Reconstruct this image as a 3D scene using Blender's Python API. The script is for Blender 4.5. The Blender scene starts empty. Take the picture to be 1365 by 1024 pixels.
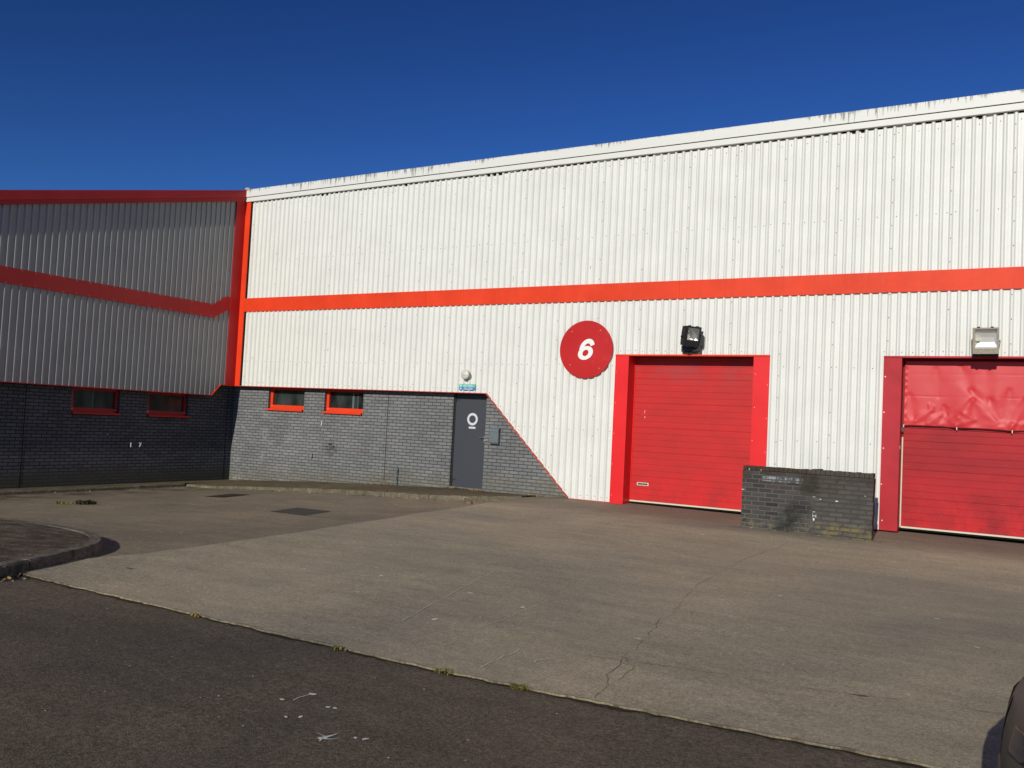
import bpy, math, random
from mathutils import Vector, Matrix
from mathutils.geometry import delaunay_2d_cdt
random.seed(7)
rnd = random.uniform
scene = bpy.context.scene
col = scene.collection
PI = math.pi

# ------------------------------------------------------------------ materials
def lin(r, g, b):
    f = lambda c: (c/255)/12.92 if c/255 <= .04045 else ((c/255+.055)/1.055)**2.4
    return (f(r), f(g), f(b), 1)

class NT:
    def __init__(s, name, rough=.6, metallic=0., spec=.5):
        s.m = bpy.data.materials.new(name); s.m.use_nodes = True
        s.t = s.m.node_tree; s.n = s.t.nodes; s.l = s.t.links
        s.b = s.n['Principled BSDF']
        s.b.inputs['Roughness'].default_value = rough
        s.b.inputs['Metallic'].default_value = metallic
        s.b.inputs['Specular IOR Level'].default_value = spec
        s._pos = None
    def pos(s):
        if not s._pos: s._pos = s.n.new('ShaderNodeNewGeometry').outputs['Position']
        return s._pos
    def _in(s, sock, v):
        if v is None: return
        if hasattr(v, 'is_output') or isinstance(v, bpy.types.NodeSocket): s.l.new(v, sock)
        else: sock.default_value = v
    def map(s, scale=(1, 1, 1), loc=(0, 0, 0), vec=None):
        n = s.n.new('ShaderNodeMapping'); s._in(n.inputs['Vector'], vec or s.pos())
        n.inputs['Scale'].default_value = scale; n.inputs['Location'].default_value = loc
        return n.outputs[0]
    def noise(s, scale, detail=4, rough=.6, vec=None, dist=0.):
        n = s.n.new('ShaderNodeTexNoise'); s._in(n.inputs['Vector'], vec or s.pos())
        n.inputs['Scale'].default_value = scale; n.inputs['Detail'].default_value = detail
        n.inputs['Roughness'].default_value = rough; n.inputs['Distortion'].default_value = dist
        return n.outputs['Fac']
    def vor(s, scale, vec=None, feature='F1'):
        n = s.n.new('ShaderNodeTexVoronoi'); s._in(n.inputs['Vector'], vec or s.pos())
        n.feature = feature; n.inputs['Scale'].default_value = scale
        return n.outputs['Distance']
    def ramp(s, fac, *stops):
        n = s.n.new('ShaderNodeValToRGB'); s._in(n.inputs[0], fac)
        e = n.color_ramp.elements
        while len(e) < len(stops): e.new(.5)
        for el, (p, c) in zip(e, stops):
            el.position = p; el.color = c if not isinstance(c, (int, float)) else (c, c, c, 1)
        return n.outputs[0]
    def mix(s, fac, a, b, mode='MIX'):
        n = s.n.new('ShaderNodeMix'); n.data_type = 'RGBA'; n.blend_type = mode
        s._in(n.inputs[0], fac); s._in(n.inputs[6], a); s._in(n.inputs[7], b)
        return n.outputs[2]
    def math(s, op, a, b=None, c=None, clamp=False):
        n = s.n.new('ShaderNodeMath'); n.operation = op; n.use_clamp = clamp
        s._in(n.inputs[0], a); s._in(n.inputs[1], b)
        if c is not None: s._in(n.inputs[2], c)
        return n.outputs[0]
    def sep(s, vec=None):
        n = s.n.new('ShaderNodeSeparateXYZ'); s._in(n.inputs[0], vec or s.pos()); return n.outputs
    def comb(s, x, y, z=0.):
        n = s.n.new('ShaderNodeCombineXYZ'); s._in(n.inputs[0], x); s._in(n.inputs[1], y); s._in(n.inputs[2], z)
        return n.outputs[0]
    def band(s, v, a, b):       # 0 below a, 1 above b
        n = s.n.new('ShaderNodeMapRange'); n.clamp = True; n.interpolation_type = 'SMOOTHSTEP'
        s._in(n.inputs[0], v)
        lo, hi, o0, o1 = (a, b, 0, 1) if a < b else (b, a, 1, 0)
        n.inputs[1].default_value = lo; n.inputs[2].default_value = hi
        n.inputs[3].default_value = o0; n.inputs[4].default_value = o1
        return n.outputs[0]
    def color(s, v): s._in(s.b.inputs['Base Color'], v); return s
    def rough(s, v): s._in(s.b.inputs['Roughness'], v); return s
    def bump(s, h, strength=.5, dist=.01):
        n = s.n.new('ShaderNodeBump'); n.inputs['Strength'].default_value = strength
        n.inputs['Distance'].default_value = dist; s._in(n.inputs['Height'], h)
        s.l.new(n.outputs[0], s.b.inputs['Normal']); return s

def paint(name, c, rough=.5, var=.12, dirt=None, dirtamt=.25, spec=.25, streak=True, bump=.0):
    """painted sheet metal: slight fading, faint vertical dirt streaks"""
    m = NT(name, rough, 0, spec)
    k = m.noise(1.3, 5, .6)
    dark = tuple(x*(1-var*1.6) for x in c[:3])+(1,)
    lite = tuple(min(1, x*(1+var)+.004) for x in c[:3])+(1,)
    base = m.mix(m.ramp(k, (.3, 0), (.7, 1)), dark, lite)
    if dirt:
        st = m.noise(1.0, 6, .65, m.map((14, 14, .7) if streak else (2, 2, 2)))
        sp = m.noise(9, 5, .7)
        f = m.math('MULTIPLY', m.ramp(st, (.52, 0), (.75, 1)), m.ramp(sp, (.35, 0), (.7, 1)))
        f = m.math('MULTIPLY', f, dirtamt)
        base = m.mix(f, base, dirt)
    m.color(base)
    if bump: m.bump(m.noise(3, 2), bump, .02)
    return m.m

M = {}
M['white'] = paint('white_cladding', (.735, .725, .665, 1), .5, .03, (.42, .38, .30, 1), .16, .3)
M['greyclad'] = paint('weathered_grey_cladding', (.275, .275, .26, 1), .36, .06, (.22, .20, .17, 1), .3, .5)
# fascia with algae runs hanging from its top edge
m = NT('fascia_white', .5, 0, .35)
X, Y, Z = m.sep()
drop = m.math('SUBTRACT', 7.345, Z)
n1 = m.noise(1, 6, .7, m.map((16, 16, 1.1)))
n2 = m.noise(.55, 2, .5, m.map((1, 1, .1)))
ext = m.math('MULTIPLY', m.ramp(n1, (.48, 0), (.68, 1)), m.ramp(n2, (.40, .10), (.58, 1)))
ln = m.math('MULTIPLY', ext, .30)
f = m.math('SUBTRACT', ln, drop)
f = m.band(f, -.01, .06)
edge = m.math('MULTIPLY', m.band(drop, .03, .0), m.ramp(m.noise(22, 4, .7), (.5, 0), (.6, 1)))
f = m.math('MAXIMUM', f, edge)
f = m.math('MULTIPLY', f, m.ramp(m.noise(40, 4), (.3, .35), (.6, .9)))
m.color(m.mix(f, (.72, .71, .65, 1), (.11, .115, .08, 1)))
M['fascia'] = m.m
M['orange'] = paint('orange_red_flashing', (.78, .052, .012, 1), .5, .07, (.35, .08, .05, 1), .3, spec=.15)
M['band'] = paint('orange_red_band', (.76, .050, .012, 1), .5, .08, (.62, .16, .08, 1), .4, spec=.18, bump=.2)
M['flash'] = paint('dull_orange_flashing', (.50, .060, .035, 1), .5, .12, (.2, .05, .03, 1), .4)
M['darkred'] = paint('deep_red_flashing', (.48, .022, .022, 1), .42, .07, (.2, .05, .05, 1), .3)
M['jamb'] = paint('bright_red_jamb', (.80, .020, .022, 1), .38, .05, (.55, .06, .05, 1), .25)
M['jamb2'] = paint('faded_red_jamb', (.47, .018, .028, 1), .55, .14, (.30, .02, .025, 1), .5, streak=False)
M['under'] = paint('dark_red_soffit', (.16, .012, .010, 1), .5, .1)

def door_mat(name, c, dark, worn, zmid):
    m = NT(name, .52, 0, .2)
    X, Y, Z = m.sep()
    k = m.noise(1.1, 5, .6, m.map((1, 1, 2.2)))
    base = m.mix(m.ramp(k, (.3, 0), (.68, 1)), dark, c)
    k2 = m.noise(2.6, 6, .7, m.map((1, 1, .8), (3, 0, 1)))
    low = m.band(Z, zmid, .1)
    base = m.mix(m.math('MULTIPLY', low, m.ramp(k2, (.42, 0), (.62, .8))), base, worn)
    sc = m.noise(1, 5, .7, m.map((3, 3, 34)))
    base = m.mix(m.math('MULTIPLY', m.ramp(sc, (.62, 0), (.75, 1)), .35), base, (.62, .2, .17, 1))
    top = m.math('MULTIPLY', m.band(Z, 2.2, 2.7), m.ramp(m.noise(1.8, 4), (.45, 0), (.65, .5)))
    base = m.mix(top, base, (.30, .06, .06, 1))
    pt = m.noise(38, 3, .8, m.map((1, 1, .5)))
    base = m.mix(m.math('MULTIPLY', m.ramp(pt, (.73, 0), (.76, 1)), m.band(Z, .5, .05)), base, (.7, .45, .4, 1))
    m.color(base); m.bump(m.noise(2.2, 3), .15, .02)
    return m.m
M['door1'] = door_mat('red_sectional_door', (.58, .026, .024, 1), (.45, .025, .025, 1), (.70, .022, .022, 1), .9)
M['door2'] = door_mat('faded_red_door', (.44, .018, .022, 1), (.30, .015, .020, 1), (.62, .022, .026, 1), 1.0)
m = NT('red_tarpaulin', .48, 0, .4)
k = m.noise(2.0, 3, .6)
m.color(m.mix(k, (.55, .025, .03, 1), (.66, .05, .055, 1)))
m.bump(m.noise(4, 3, .5, m.map((1, 1, .6))), .15, .015)
M['tarp'] = m.m

def brick_mat(name, axis, c1, c2, mortar, stain=None, seed=0., bias=0., msize=.011, extra=None, bumpd=.006):
    m = NT(name, .8, 0, .25)
    X, Y, Z = m.sep()
    if axis == 'x': U = X
    elif axis == 'y': U = Y
    else:                          # corner piece: turn with the face
        U = m.math('ADD', X, Y)
    wob = m.noise(30, 2, .5)
    Zw = m.math('ADD', Z, m.math('MULTIPLY', m.math('SUBTRACT', wob, .5), .004))
    n = m.n.new('ShaderNodeTexBrick'); n.offset = .5
    m.l.new(m.comb(m.math('ADD', U, seed), m.math('ADD', Zw, 1.0)), n.inputs['Vector'])
    n.inputs['Color1'].default_value = c1; n.inputs['Color2'].default_value = c2
    n.inputs['Mortar'].default_value = mortar
    n.inputs['Scale'].default_value = 1; n.inputs['Mortar Size'].default_value = msize
    n.inputs['Mortar Smooth'].default_value = .25; n.inputs['Bias'].default_value = bias
    n.inputs['Brick Width'].default_value = .225; n.inputs['Row Height'].default_value = .075
    big = m.noise(.9, 4, .6)
    base = m.mix(1., n.outputs['Color'], m.ramp(big, (.25, .80), (.75, 1.12)), 'MULTIPLY')
    fine = m.noise(60, 4, .7)
    base = m.mix(.6, base, m.ramp(fine, (.25, .72), (.75, 1.2)), 'MULTIPLY')
    if stain: base = stain(m, base, U, Z, n.outputs['Fac'])
    m.color(base)
    h = m.math('ADD', m.math('MULTIPLY', n.outputs['Fac'], -1.0), m.math('MULTIPLY', fine, .25))
    m.bump(h, .9, bumpd)
    return m.m

def st_main(m, base, U, Z, fac):
    # algae above the pavement
    lvl = m.math('ADD', -.40, m.math('MULTIPLY', m.math('MAXIMUM', U, 0.), .05))
    d = m.math('SUBTRACT', Z, lvl)
    n = m.noise(1.6, 5, .65)
    lim = m.math('MULTIPLY', m.ramp(n, (.3, .25), (.7, 1)), .48)
    f = m.band(m.math('SUBTRACT', d, lim), .12, -.18)
    base = m.mix(m.math('MULTIPLY', f, m.ramp(m.noise(5, 5, .7), (.35, .15), (.65, .65))), base, (.135, .120, .072, 1))
    # worn grime smear
    n2 = m.noise(14, 5, .75)
    dx = m.math('ABSOLUTE', m.math('SUBTRACT', U, 3.30)); dz = m.math('ABSOLUTE', m.math('SUBTRACT', Z, .60))
    r = m.math('ADD', m.math('MULTIPLY', dx, 2.6), m.math('MULTIPLY', dz, 3.4))
    g = m.math('MULTIPLY', m.band(r, 1.0, .3), m.ramp(n2, (.42, 0), (.58, 1)))
    base = m.mix(m.math('MULTIPLY', g, .8), base, (.05, .043, .036, 1))
    # pale brighter band near ground at the corner (efflorescence)
    e = m.math('MULTIPLY', m.ramp(m.noise(3.5, 5, .7), (.55, 0), (.7, 1)), m.band(U, 3.2, .5))
    return m.mix(m.math('MULTIPLY', e, .28), base, (.42, .42, .41, 1))
M['brick_main'] = brick_mat('grey_painted_brick', 'x', (.225, .225, .222, 1), (.168, .170, .172, 1), (.070, .068, .062, 1), st_main, bias=-.1, msize=.009)
def st_left(m, base, U, Z, fac):
    n = m.noise(1.6, 5, .65)
    f = m.band(m.math('SUBTRACT', Z, m.math('MULTIPLY', n, .4)), -.2, -.42)
    return m.mix(m.math('MULTIPLY', f, .7), base, (.07, .065, .04, 1))
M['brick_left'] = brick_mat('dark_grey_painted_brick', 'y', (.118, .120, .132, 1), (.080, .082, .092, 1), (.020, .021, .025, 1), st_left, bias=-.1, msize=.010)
def st_shelter(m, base, U, Z, fac):
    X, Y, Z0 = m.sep()
    # dirty right-hand half with mossy yellow foot
    right = m.band(X, 14.95, 15.15)
    n = m.noise(3.5, 6, .7)
    base = m.mix(m.math('MULTIPLY', right, m.ramp(n, (.35, .25), (.7, .65))), base, (.125, .115, .098, 1))
    base = m.mix(m.math('MULTIPLY', m.math('MULTIPLY', right, fac), .8), base, (.055, .045, .032, 1))
    # bare joints: right half and everything high up has dark joints
    foot = m.math('MULTIPLY', m.band(Z, .24, -.08), m.ramp(m.noise(7, 5, .75), (.46, 0), (.62, .8)))
    base = m.mix(m.math('MULTIPLY', foot, .9), base, (.18, .155, .095, 1))
    yl = m.math('MULTIPLY', m.math('MULTIPLY', m.band(X, 15.1, 15.2), m.band(Z, .10, .02)), m.ramp(m.noise(4.5, 4, .6), (.44, 0), (.56, .8)))
    base = m.mix(m.math('MULTIPLY', yl, m.math('SUBTRACT', 1., fac)), base, (.19, .155, .055, 1))
    wash = m.math('MULTIPLY', m.band(Z, .45, .8), m.ramp(m.noise(5, 5, .7), (.4, .1), (.62, .8)))
    base = m.mix(wash, base, (.050, .036, .026, 1))
    # soot like stain spreading from the joint
    dx = m.math('SUBTRACT', X, m.math('ADD', 14.66, m.math('MULTIPLY', Z, .55)))
    r = m.math('ABSOLUTE', m.math('ADD', dx, m.math('MULTIPLY', m.math('SUBTRACT', m.noise(6, 5, .7), .5), .5)))
    g = m.math('MULTIPLY', m.band(r, .28, .04), m.band(Z, .55, .2))
    base = m.mix(m.math('MULTIPLY', g, m.ramp(m.noise(9, 6, .8), (.34, .25), (.56, .92))), base, (.020, .023, .019, 1))
    up = m.math('MULTIPLY', m.band(m.math('ABSOLUTE', m.math('SUBTRACT', X, 15.02)), .22, .1), m.band(Z, .45, .6))
    base = m.mix(m.math('MULTIPLY', up, m.ramp(m.noise(12, 4), (.3, .4), (.6, .95))), base, (.035, .030, .020, 1))
    # pale blue-grey paint patch on two courses under the coping
    px = m.math('MULTIPLY', m.band(X, 14.22, 14.28), m.band(X, 14.93, 14.88))
    pz = m.math('MULTIPLY', m.band(Z, .695, .705), m.band(Z, .788, .778))
    dr = m.ramp(m.noise(1, 4, .6, m.map((30, 30, 6))), (.44, .1), (.56, 1))
    p = m.math('MULTIPLY', m.math('MULTIPLY', px, pz), m.math('MULTIPLY', dr, m.math('SUBTRACT', 1., fac)))
    base = m.mix(m.math('MULTIPLY', p, .85), base, (.30, .34, .38, 1))
    return base
M['brick_shelter'] = brick_mat('blue_engineering_brick', 'xy', (.078, .073, .074, 1), (.034, .031, .033, 1), (.125, .11, .085, 1), st_shelter, seed=.03, msize=.012, bumpd=.009)
m = NT('mossy_brown_coping', .85, 0, .2)
k = m.noise(9, 5, .7)
cb = m.mix(k, (.030, .022, .018, 1), (.085, .058, .042, 1))
X, Y, Z = m.sep()
cb = m.mix(m.math('MULTIPLY', m.band(X, 14.98, 15.02), m.ramp(m.noise(14, 4), (.35, .4), (.65, 1))), cb, (.075, .072, .052, 1))
m.color(m.mix(m.ramp(m.noise(45, 3), (.66, 0), (.72, .6)), cb, (.35, .33, .29, 1)))
m.bump(m.noise(40, 4), .5, .006)
M['coping'] = m.m

def ground_mat(name, c, grain=.35, patch=.3, warm=(1.08, 1.0, .88), fs=210, extra=None, bump=.5, bd=.004):
    m = NT(name, .92, 0, .2)
    big = m.noise(.35, 5, .6, dist=.6)
    mid = m.noise(2.1, 6, .68, m.map((.55, 1.7, 1)))
    dark = tuple(x*(1-patch) for x in c[:3])+(1,)
    lite = tuple(x*(1+patch)*w for x, w in zip(c[:3], warm))+(1,)
    base = m.mix(m.ramp(big, (.3, 0), (.7, 1)), dark, lite)
    base = m.mix(.55, base, m.ramp(mid, (.3, .72), (.7, 1.25)), 'MULTIPLY')
    fine = m.noise(fs, 2, .6)
    fine2 = m.noise(fs*.35, 3, .7)
    base = m.mix(1, base, m.ramp(fine, (.28, 1-grain), (.72, 1+grain)), 'MULTIPLY')
    base = m.mix(min(1, grain*1.6), base, m.ramp(fine2, (.32, .55), (.68, 1.45)), 'MULTIPLY')
    base = m.mix(min(1, grain*1.3), base, m.ramp(m.noise(26, 3, .7), (.32, .72), (.68, 1.26)), 'MULTIPLY')
    base = m.mix(min(1, grain*1.2), base, m.ramp(m.noise(11, 4, .7), (.32, .78), (.68, 1.2)), 'MULTIPLY')
    sp = m.vor(fs*.42)
    base = m.mix(m.math('MULTIPLY', m.ramp(sp, (.10, 1), (.20, 0)), min(.75, grain)), base, tuple(min(1, x*2.1) for x in c[:3])+(1,))
    pit = m.vor(fs*.28, m.map((1, 1, 1), (5, 3, 0)))
    base = m.mix(m.math('MULTIPLY', m.ramp(pit, (.09, 1), (.18, 0)), min(.8, grain*1.3)), base, tuple(x*.4 for x in c[:3])+(1,))
    if extra: base = extra(m, base)
    m.color(base)
    m.bump(m.math('ADD', fine, fine2), bump, bd)
    return m.m
def ex_apron(m, base):
    X, Y, Z = m.sep()
    # tyre-dark lane in front of the doors and round the shelter
    wob = m.math('MULTIPLY', m.math('SUBTRACT', m.noise(1.3, 5, .65), .5), 1.6)
    d = m.math('ADD', Y, wob)
    f = m.math('MULTIPLY', m.band(d, -2.2, -.8), .55)
    base = m.mix(f, base, (.125, .097, .072, 1))
    # oil spots and tyre drag
    sp = m.noise(.9, 3, .5, dist=.4)
    base = m.mix(m.ramp(sp, (.66, 0), (.78, .35)), base, (.17, .14, .11, 1))
    # damp bay beyond the cross joint
    bay = m.math('MULTIPLY', m.band(Y, -4.40, -4.44), m.band(X, 15.3, 16.3))
    bay = m.math('MULTIPLY', bay, m.band(m.math('ADD', Y, wob), -9.5, -7.5))
    base = m.mix(m.math('MULTIPLY', bay, .22), base, (.16, .142, .115, 1))
    # faint swept streaks
    st = m.noise(1, 5, .6, m.map((1.1, 7, 1)))
    base = m.mix(m.ramp(st, (.58, 0), (.72, .22)), base, (.46, .41, .33, 1))
    return base
M['apron'] = ground_mat('worn_concrete', (.305, .268, .205, 1), .34, .18, fs=130, extra=ex_apron, bump=.35)
M['asphalt'] = ground_mat('dark_asphalt', (.110, .090, .071, 1), .52, .20, fs=130, bump=.9, bd=.006)
def ex_patch(m, base):
    n = m.noise(1.0, 6, .7, m.map((.8, 2.2, 1)))
    base = m.mix(m.ramp(n, (.58, 0), (.7, .35)), base, (.27, .25, .21, 1))
    X, Y, Z = m.sep()
    nearwall = m.math('MULTIPLY', m.band(X, 2.4, .6), m.ramp(m.noise(2.4, 5), (.4, 0), (.6, .8)))
    return m.mix(nearwall, base, (.055, .042, .028, 1))
M['patch'] = ground_mat('weathered_asphalt', (.205, .174, .133, 1), .36, .24, fs=120, extra=ex_patch, bump=.55)
def ex_pave(m, base):
    n = m.noise(4, 6, .7)
    return m.mix(m.ramp(n, (.45, 0), (.65, .7)), base, (.16, .14, .08, 1))
M['pave'] = ground_mat('mossy_pavement', (.105, .082, .055, 1), .4, .3, fs=90, extra=ex_pave)
def ex_isl(m, base):
    n = m.noise(3, 6, .75, m.map((1, 2, 1)))
    base = m.mix(m.ramp(n, (.42, 0), (.6, .85)), base, (.045, .033, .025, 1))
    return m.mix(m.ramp(m.noise(16, 3, .6), (.68, 0), (.72, .5)), base, (.24, .15, .11, 1))
M['island'] = ground_mat('dirt_and_old_asphalt', (.135, .108, .085, 1), .5, .3, fs=80, extra=ex_isl, bump=1., bd=.012)
M['kerb'] = ground_mat('kerb_concrete', (.165, .148, .112, 1), .35, .25, fs=90, extra=lambda m, b: m.mix(m.ramp(m.noise(7, 6, .75), (.42, 0), (.62, .85)), b, (.085, .075, .042, 1)))
M['kerbshade'] = ground_mat('worn_shaded_kerb', (.165, .148, .125, 1), .4, .3, fs=90, extra=lambda m, b: m.mix(m.ramp(m.noise(6, 6, .75), (.42, 0), (.62, .85)), b, (.055, .050, .040, 1)))  # worn stone, darkened overall to stand in for shade on the kerb face
M['lip'] = ground_mat('slab_edge', (.20, .175, .125, 1), .35, .3, fs=60, extra=lambda m, b: m.mix(m.ramp(m.noise(9, 6, .7), (.5, 0), (.62, .8)), b, (.07, .06, .035, 1)))
M['dirt'] = ground_mat('joint_dirt', (.035, .028, .018, 1), .4, .3, fs=60)
M['crack'] = NT('crack_dark', .95, 0, .1).color((.13, .11, .083, 1)).m
M['scratch'] = NT('scrape_pale', .9, 0, .2).color((.60, .55, .45, 1)).m
M['jointline'] = NT('slab_joint', .95, 0, .1).color((.19, .165, .125, 1)).m
M['dropping'] = NT('bird_dropping', .7, 0, .3).color((.66, .66, .61, 1)).m
M['screw'] = NT('dull_screw', .6, .3, .4).color((.13, .125, .11, 1)).m
M['palescrew'] = NT('pale_screw', .4, .2, .4).color((.75, .68, .58, 1)).m
M['gap'] = NT('black_gap', .9, 0, .1).color((.012, .011, .011, 1)).m
M['rust'] = NT('rust_spot', .9, 0, .1).color((.36, .13, .045, 1)).m
def simple(name, c, rough=.5, metal=0., spec=.5, var=.15, sc=12, bump=0.):
    m = NT(name, rough, metal, spec)
    k = m.noise(sc, 4, .6)
    m.color(m.mix(k, tuple(x*(1-var) for x in c)+(1,), tuple(min(1, x*(1+var)) for x in c)+(1,)))
    if bump: m.bump(k, bump, .005)
    return m.m
M['steeldoor'] = simple('slate_grey_steel_door', (.052, .056, .064), .42, 0, .45, .06, 3)
M['dframe'] = simple('black_door_frame', (.02, .016, .016), .5)
M['logo'] = simple('white_vinyl', (.62, .65, .66), .45, 0, .4, .04)
M['signred'] = paint('sign_red', (.52, .016, .015, 1), .38, .05, (.7, .3, .27, 1), .25, streak=False)
M['signwhite'] = simple('sign_white', (.84, .83, .78), .4, 0, .4, .04)
M['black'] = simple('black_painted_casting', (.012, .011, .011), .38, .0, .45)
M['rustmetal'] = simple('weathered_pale_metal', (.40, .34, .26), .6, .3, .4, .35, 30)
M['darkmetal'] = simple('dark_galvanised_metal', (.10, .09, .08), .5, .6, .5, .3)
M['reflector'] = NT('lamp_reflector', .22, .95, .6).color((.85, .85, .83, 1)).m
M['reflmatt'] = simple('lamp_reflector_matt', (.86, .86, .82), .3, .25, .5, .08)
M['bulb'] = simple('lamp_ceramic', (.75, .74, .55), .5)
m = NT('clear_glass', .04, 0, .5)
tp_ = m.n.new('ShaderNodeBsdfTransparent'); gl_ = m.n.new('ShaderNodeBsdfGlossy'); gl_.inputs['Roughness'].default_value = .03
mx_ = m.n.new('ShaderNodeMixShader'); mx_.inputs[0].default_value = .10
m.l.new(tp_.outputs[0], mx_.inputs[1]); m.l.new(gl_.outputs[0], mx_.inputs[2])
m.l.new(mx_.outputs[0], m.n['Material Output'].inputs['Surface']); m.n.remove(m.b); M['glass'] = m.m
m = NT('dark_window_glass', .12, 0, .35)
k = m.noise(1.4, 3, .6, m.map((2.2, 2.2, .7)))
m.color(m.mix(m.ramp(k, (.38, 0), (.68, 1)), (.010, .013, .012, 1), (.050, .062, .056, 1))); M['pane'] = m.m
M['blind'] = simple('pale_curtain_edge', (.10, .13, .125), .6)
M['cream'] = simple('cream_plastic', (.62, .60, .50), .4, 0, .5, .08)
M['creamd'] = simple('aged_cream_plastic', (.40, .38, .30), .5)
M['green'] = simple('sign_green', (.13, .52, .30), .45, 0, .4, .2, 30)
M['blue'] = simple('sign_blue', (.055, .20, .55), .45, 0, .4, .15, 30)
M['lightprint'] = simple('sign_print', (.50, .68, .68), .5, 0, .4, .2, 60)
M['lgrey'] = simple('light_grey_box_paint', (.17, .195, .20), .35, .2, .5, .06)
M['chrome'] = simple('brushed_metal', (.55, .54, .5), .3, .9, .5, .1)
M['seal'] = simple('cream_rubber_seal', (.68, .62, .46), .6, 0, .4, .12, 8)
M['shadowgrey'] = simple('unused_shadow_grey', (.35, .35, .36), .6)  # unused grey tone for the cast shadow beside the second door
M['grate'] = simple('cast_iron_grate', (.055, .042, .032), .7, .3, .4, .3, 40, .3)
M['cover'] = simple('dark_cover_infill', (.050, .047, .046), .8, 0, .3, .2, 60, .3)
M['pipe'] = simple('blue_grey_pipe', (.10, .15, .17), .5)
M['wood'] = simple('weathered_timber', (.20, .15, .09), .8, 0, .2, .35, 18)
M['straw'] = simple('dry_leaf_litter', (.42, .25, .09), .9, 0, .1, .35, 30)
M['weed'] = simple('weed_green', (.10, .115, .025), .8, 0, .2, .5, 40)
M['weedry'] = simple('weed_yellow', (.26, .19, .05), .8, 0, .2, .4, 40)
M['weeddark'] = simple('weed_dark', (.045, .045, .018), .8, 0, .2, .4, 40)
M['chip'] = simple('pale_chipping', (.48, .45, .38), .8, 0, .2, .35, 5)
M['vent'] = simple('pale_vent_cap', (.45, .43, .36), .6)
M['roofsheet'] = simple('grey_roof_sheet', (.30, .30, .29), .6)
m = NT('bronze_grey_car_paint', .55, .0, .25)
m.color(m.mix(m.noise(3, 4), (.100, .084, .062, 1), (.120, .100, .076, 1))); M['car'] = m.m
M['tyre'] = simple('tyre_rubber', (.018, .018, .018), .85)
M['alloy'] = simple('alloy_wheel', (.35, .35, .36), .35, .8)
M['cartrim'] = simple('black_plastic_trim', (.012, .012, .013), .5)
M['carglass'] = NT('car_glass', .05, 0, .6).color((.01, .012, .014, 1)).m
M['lens'] = NT('smoked_lamp_lens', .06, .1, .8).color((.012, .014, .035, 1)).m
M['amber'] = simple('amber_lens', (.22, .11, .06), .25)

# ------------------------------------------------------------------ mesh builder
class MB:
    def __init__(s): s.v = []; s.f = []; s.mi = []; s.mats = []; s.cur = 0; s.sm = []; s.smooth = False
    def mat(s, key):
        if key not in s.mats: s.mats.append(key)
        s.cur = s.mats.index(key); return s
    def add(s, vs, fs):
        o = len(s.v); s.v += [tuple(p) for p in vs]
        for f in fs:
            s.f.append([i+o for i in f]); s.mi.append(s.cur); s.sm.append(s.smooth)
        return s
    def box(s, x0, x1, y0, y1, z0, z1, rot=None):
        vs = [(x, y, z) for x in (x0, x1) for y in (y0, y1) for z in (z0, z1)]
        if rot:
            R, c = rot; vs = [tuple(R @ (Vector(p)-Vector(c)) + Vector(c)) for p in vs]
        return s.add(vs, [(0, 1, 3, 2), (4, 6, 7, 5), (0, 4, 5, 1), (2, 3, 7, 6), (0, 2, 6, 4), (1, 5, 7, 3)])
    def obox(s, c, ax, ay, az):      # oriented box by half vectors
        c, ax, ay, az = map(Vector, (c, ax, ay, az))
        vs = [c+ax*i+ay*j+az*k for i in (-1, 1) for j in (-1, 1) for k in (-1, 1)]
        return s.add(vs, [(0, 1, 3, 2), (4, 6, 7, 5), (0, 4, 5, 1), (2, 3, 7, 6), (0, 2, 6, 4), (1, 5, 7, 3)])
    def prism(s, pts, d):            # planar polygon pts (3D), extruded by vector d
        n = len(pts); d = Vector(d)
        vs = [Vector(p) for p in pts]+[Vector(p)+d for p in pts]
        return s.add(vs, [list(range(n))[::-1], list(range(n, 2*n))]+[(i, (i+1) % n, n+(i+1) % n, n+i) for i in range(n)])
    def rings(s, rings, cap0=True, cap1=True, close=True):
        n = len(rings[0]); vs = [p for r in rings for p in r]; fs = []
        for k in range(len(rings)-1):
            for i in range(n if close else n-1):
                j = (i+1) % n; fs.append((k*n+i, k*n+j, (k+1)*n+j, (k+1)*n+i))
        if cap0: fs.append(list(range(n))[::-1])
        if cap1: fs.append(list(range((len(rings)-1)*n, len(rings)*n)))
        return s.add(vs, fs)
    def lathe(s, c, axis, prof, n=24, sx=1.):   # prof: (radius, distance along axis)
        a = Vector(axis).normalized(); t = Vector((0, 0, 1)) if abs(a.z) < .9 else Vector((1, 0, 0))
        u = a.cross(t).normalized(); w = a.cross(u); c = Vector(c)
        R = [[c+a*d+(u*math.cos(2*PI*i/n)*sx+w*math.sin(2*PI*i/n))*r for i in range(n)] for r, d in prof]
        return s.rings(R)
    def tube(s, p, q, r, n=10):
        p, q = Vector(p), Vector(q); return s.lathe(p, q-p, [(r, 0), (r, (q-p).length)], n)
    def build(s, name, parent=None, local=False, bevel=0., smooth_angle=None):
        me = bpy.data.meshes.new(name)
        off = Vector((0, 0, 0))
        if parent is not None and not local: off = world_off(parent)
        me.from_pydata([tuple(Vector(v)-off) for v in s.v], [], s.f)
        for k in s.mats: me.materials.append(M[k])
        for p, i, sm in zip(me.polygons, s.mi, s.sm): p.material_index = i; p.use_smooth = sm
        me.update()
        o = bpy.data.objects.new(name, me); col.objects.link(o)
        if parent is not None: o.parent = parent
        if bevel:
            b = o.modifiers.new('bevel', 'BEVEL'); b.width = bevel; b.segments = 2; b.limit_method = 'ANGLE'; b.angle_limit = .7
        return o
def world_off(o):
    v = Vector((0, 0, 0))
    while o is not None: v += Vector(o.location); o = o.parent
    return v
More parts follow.
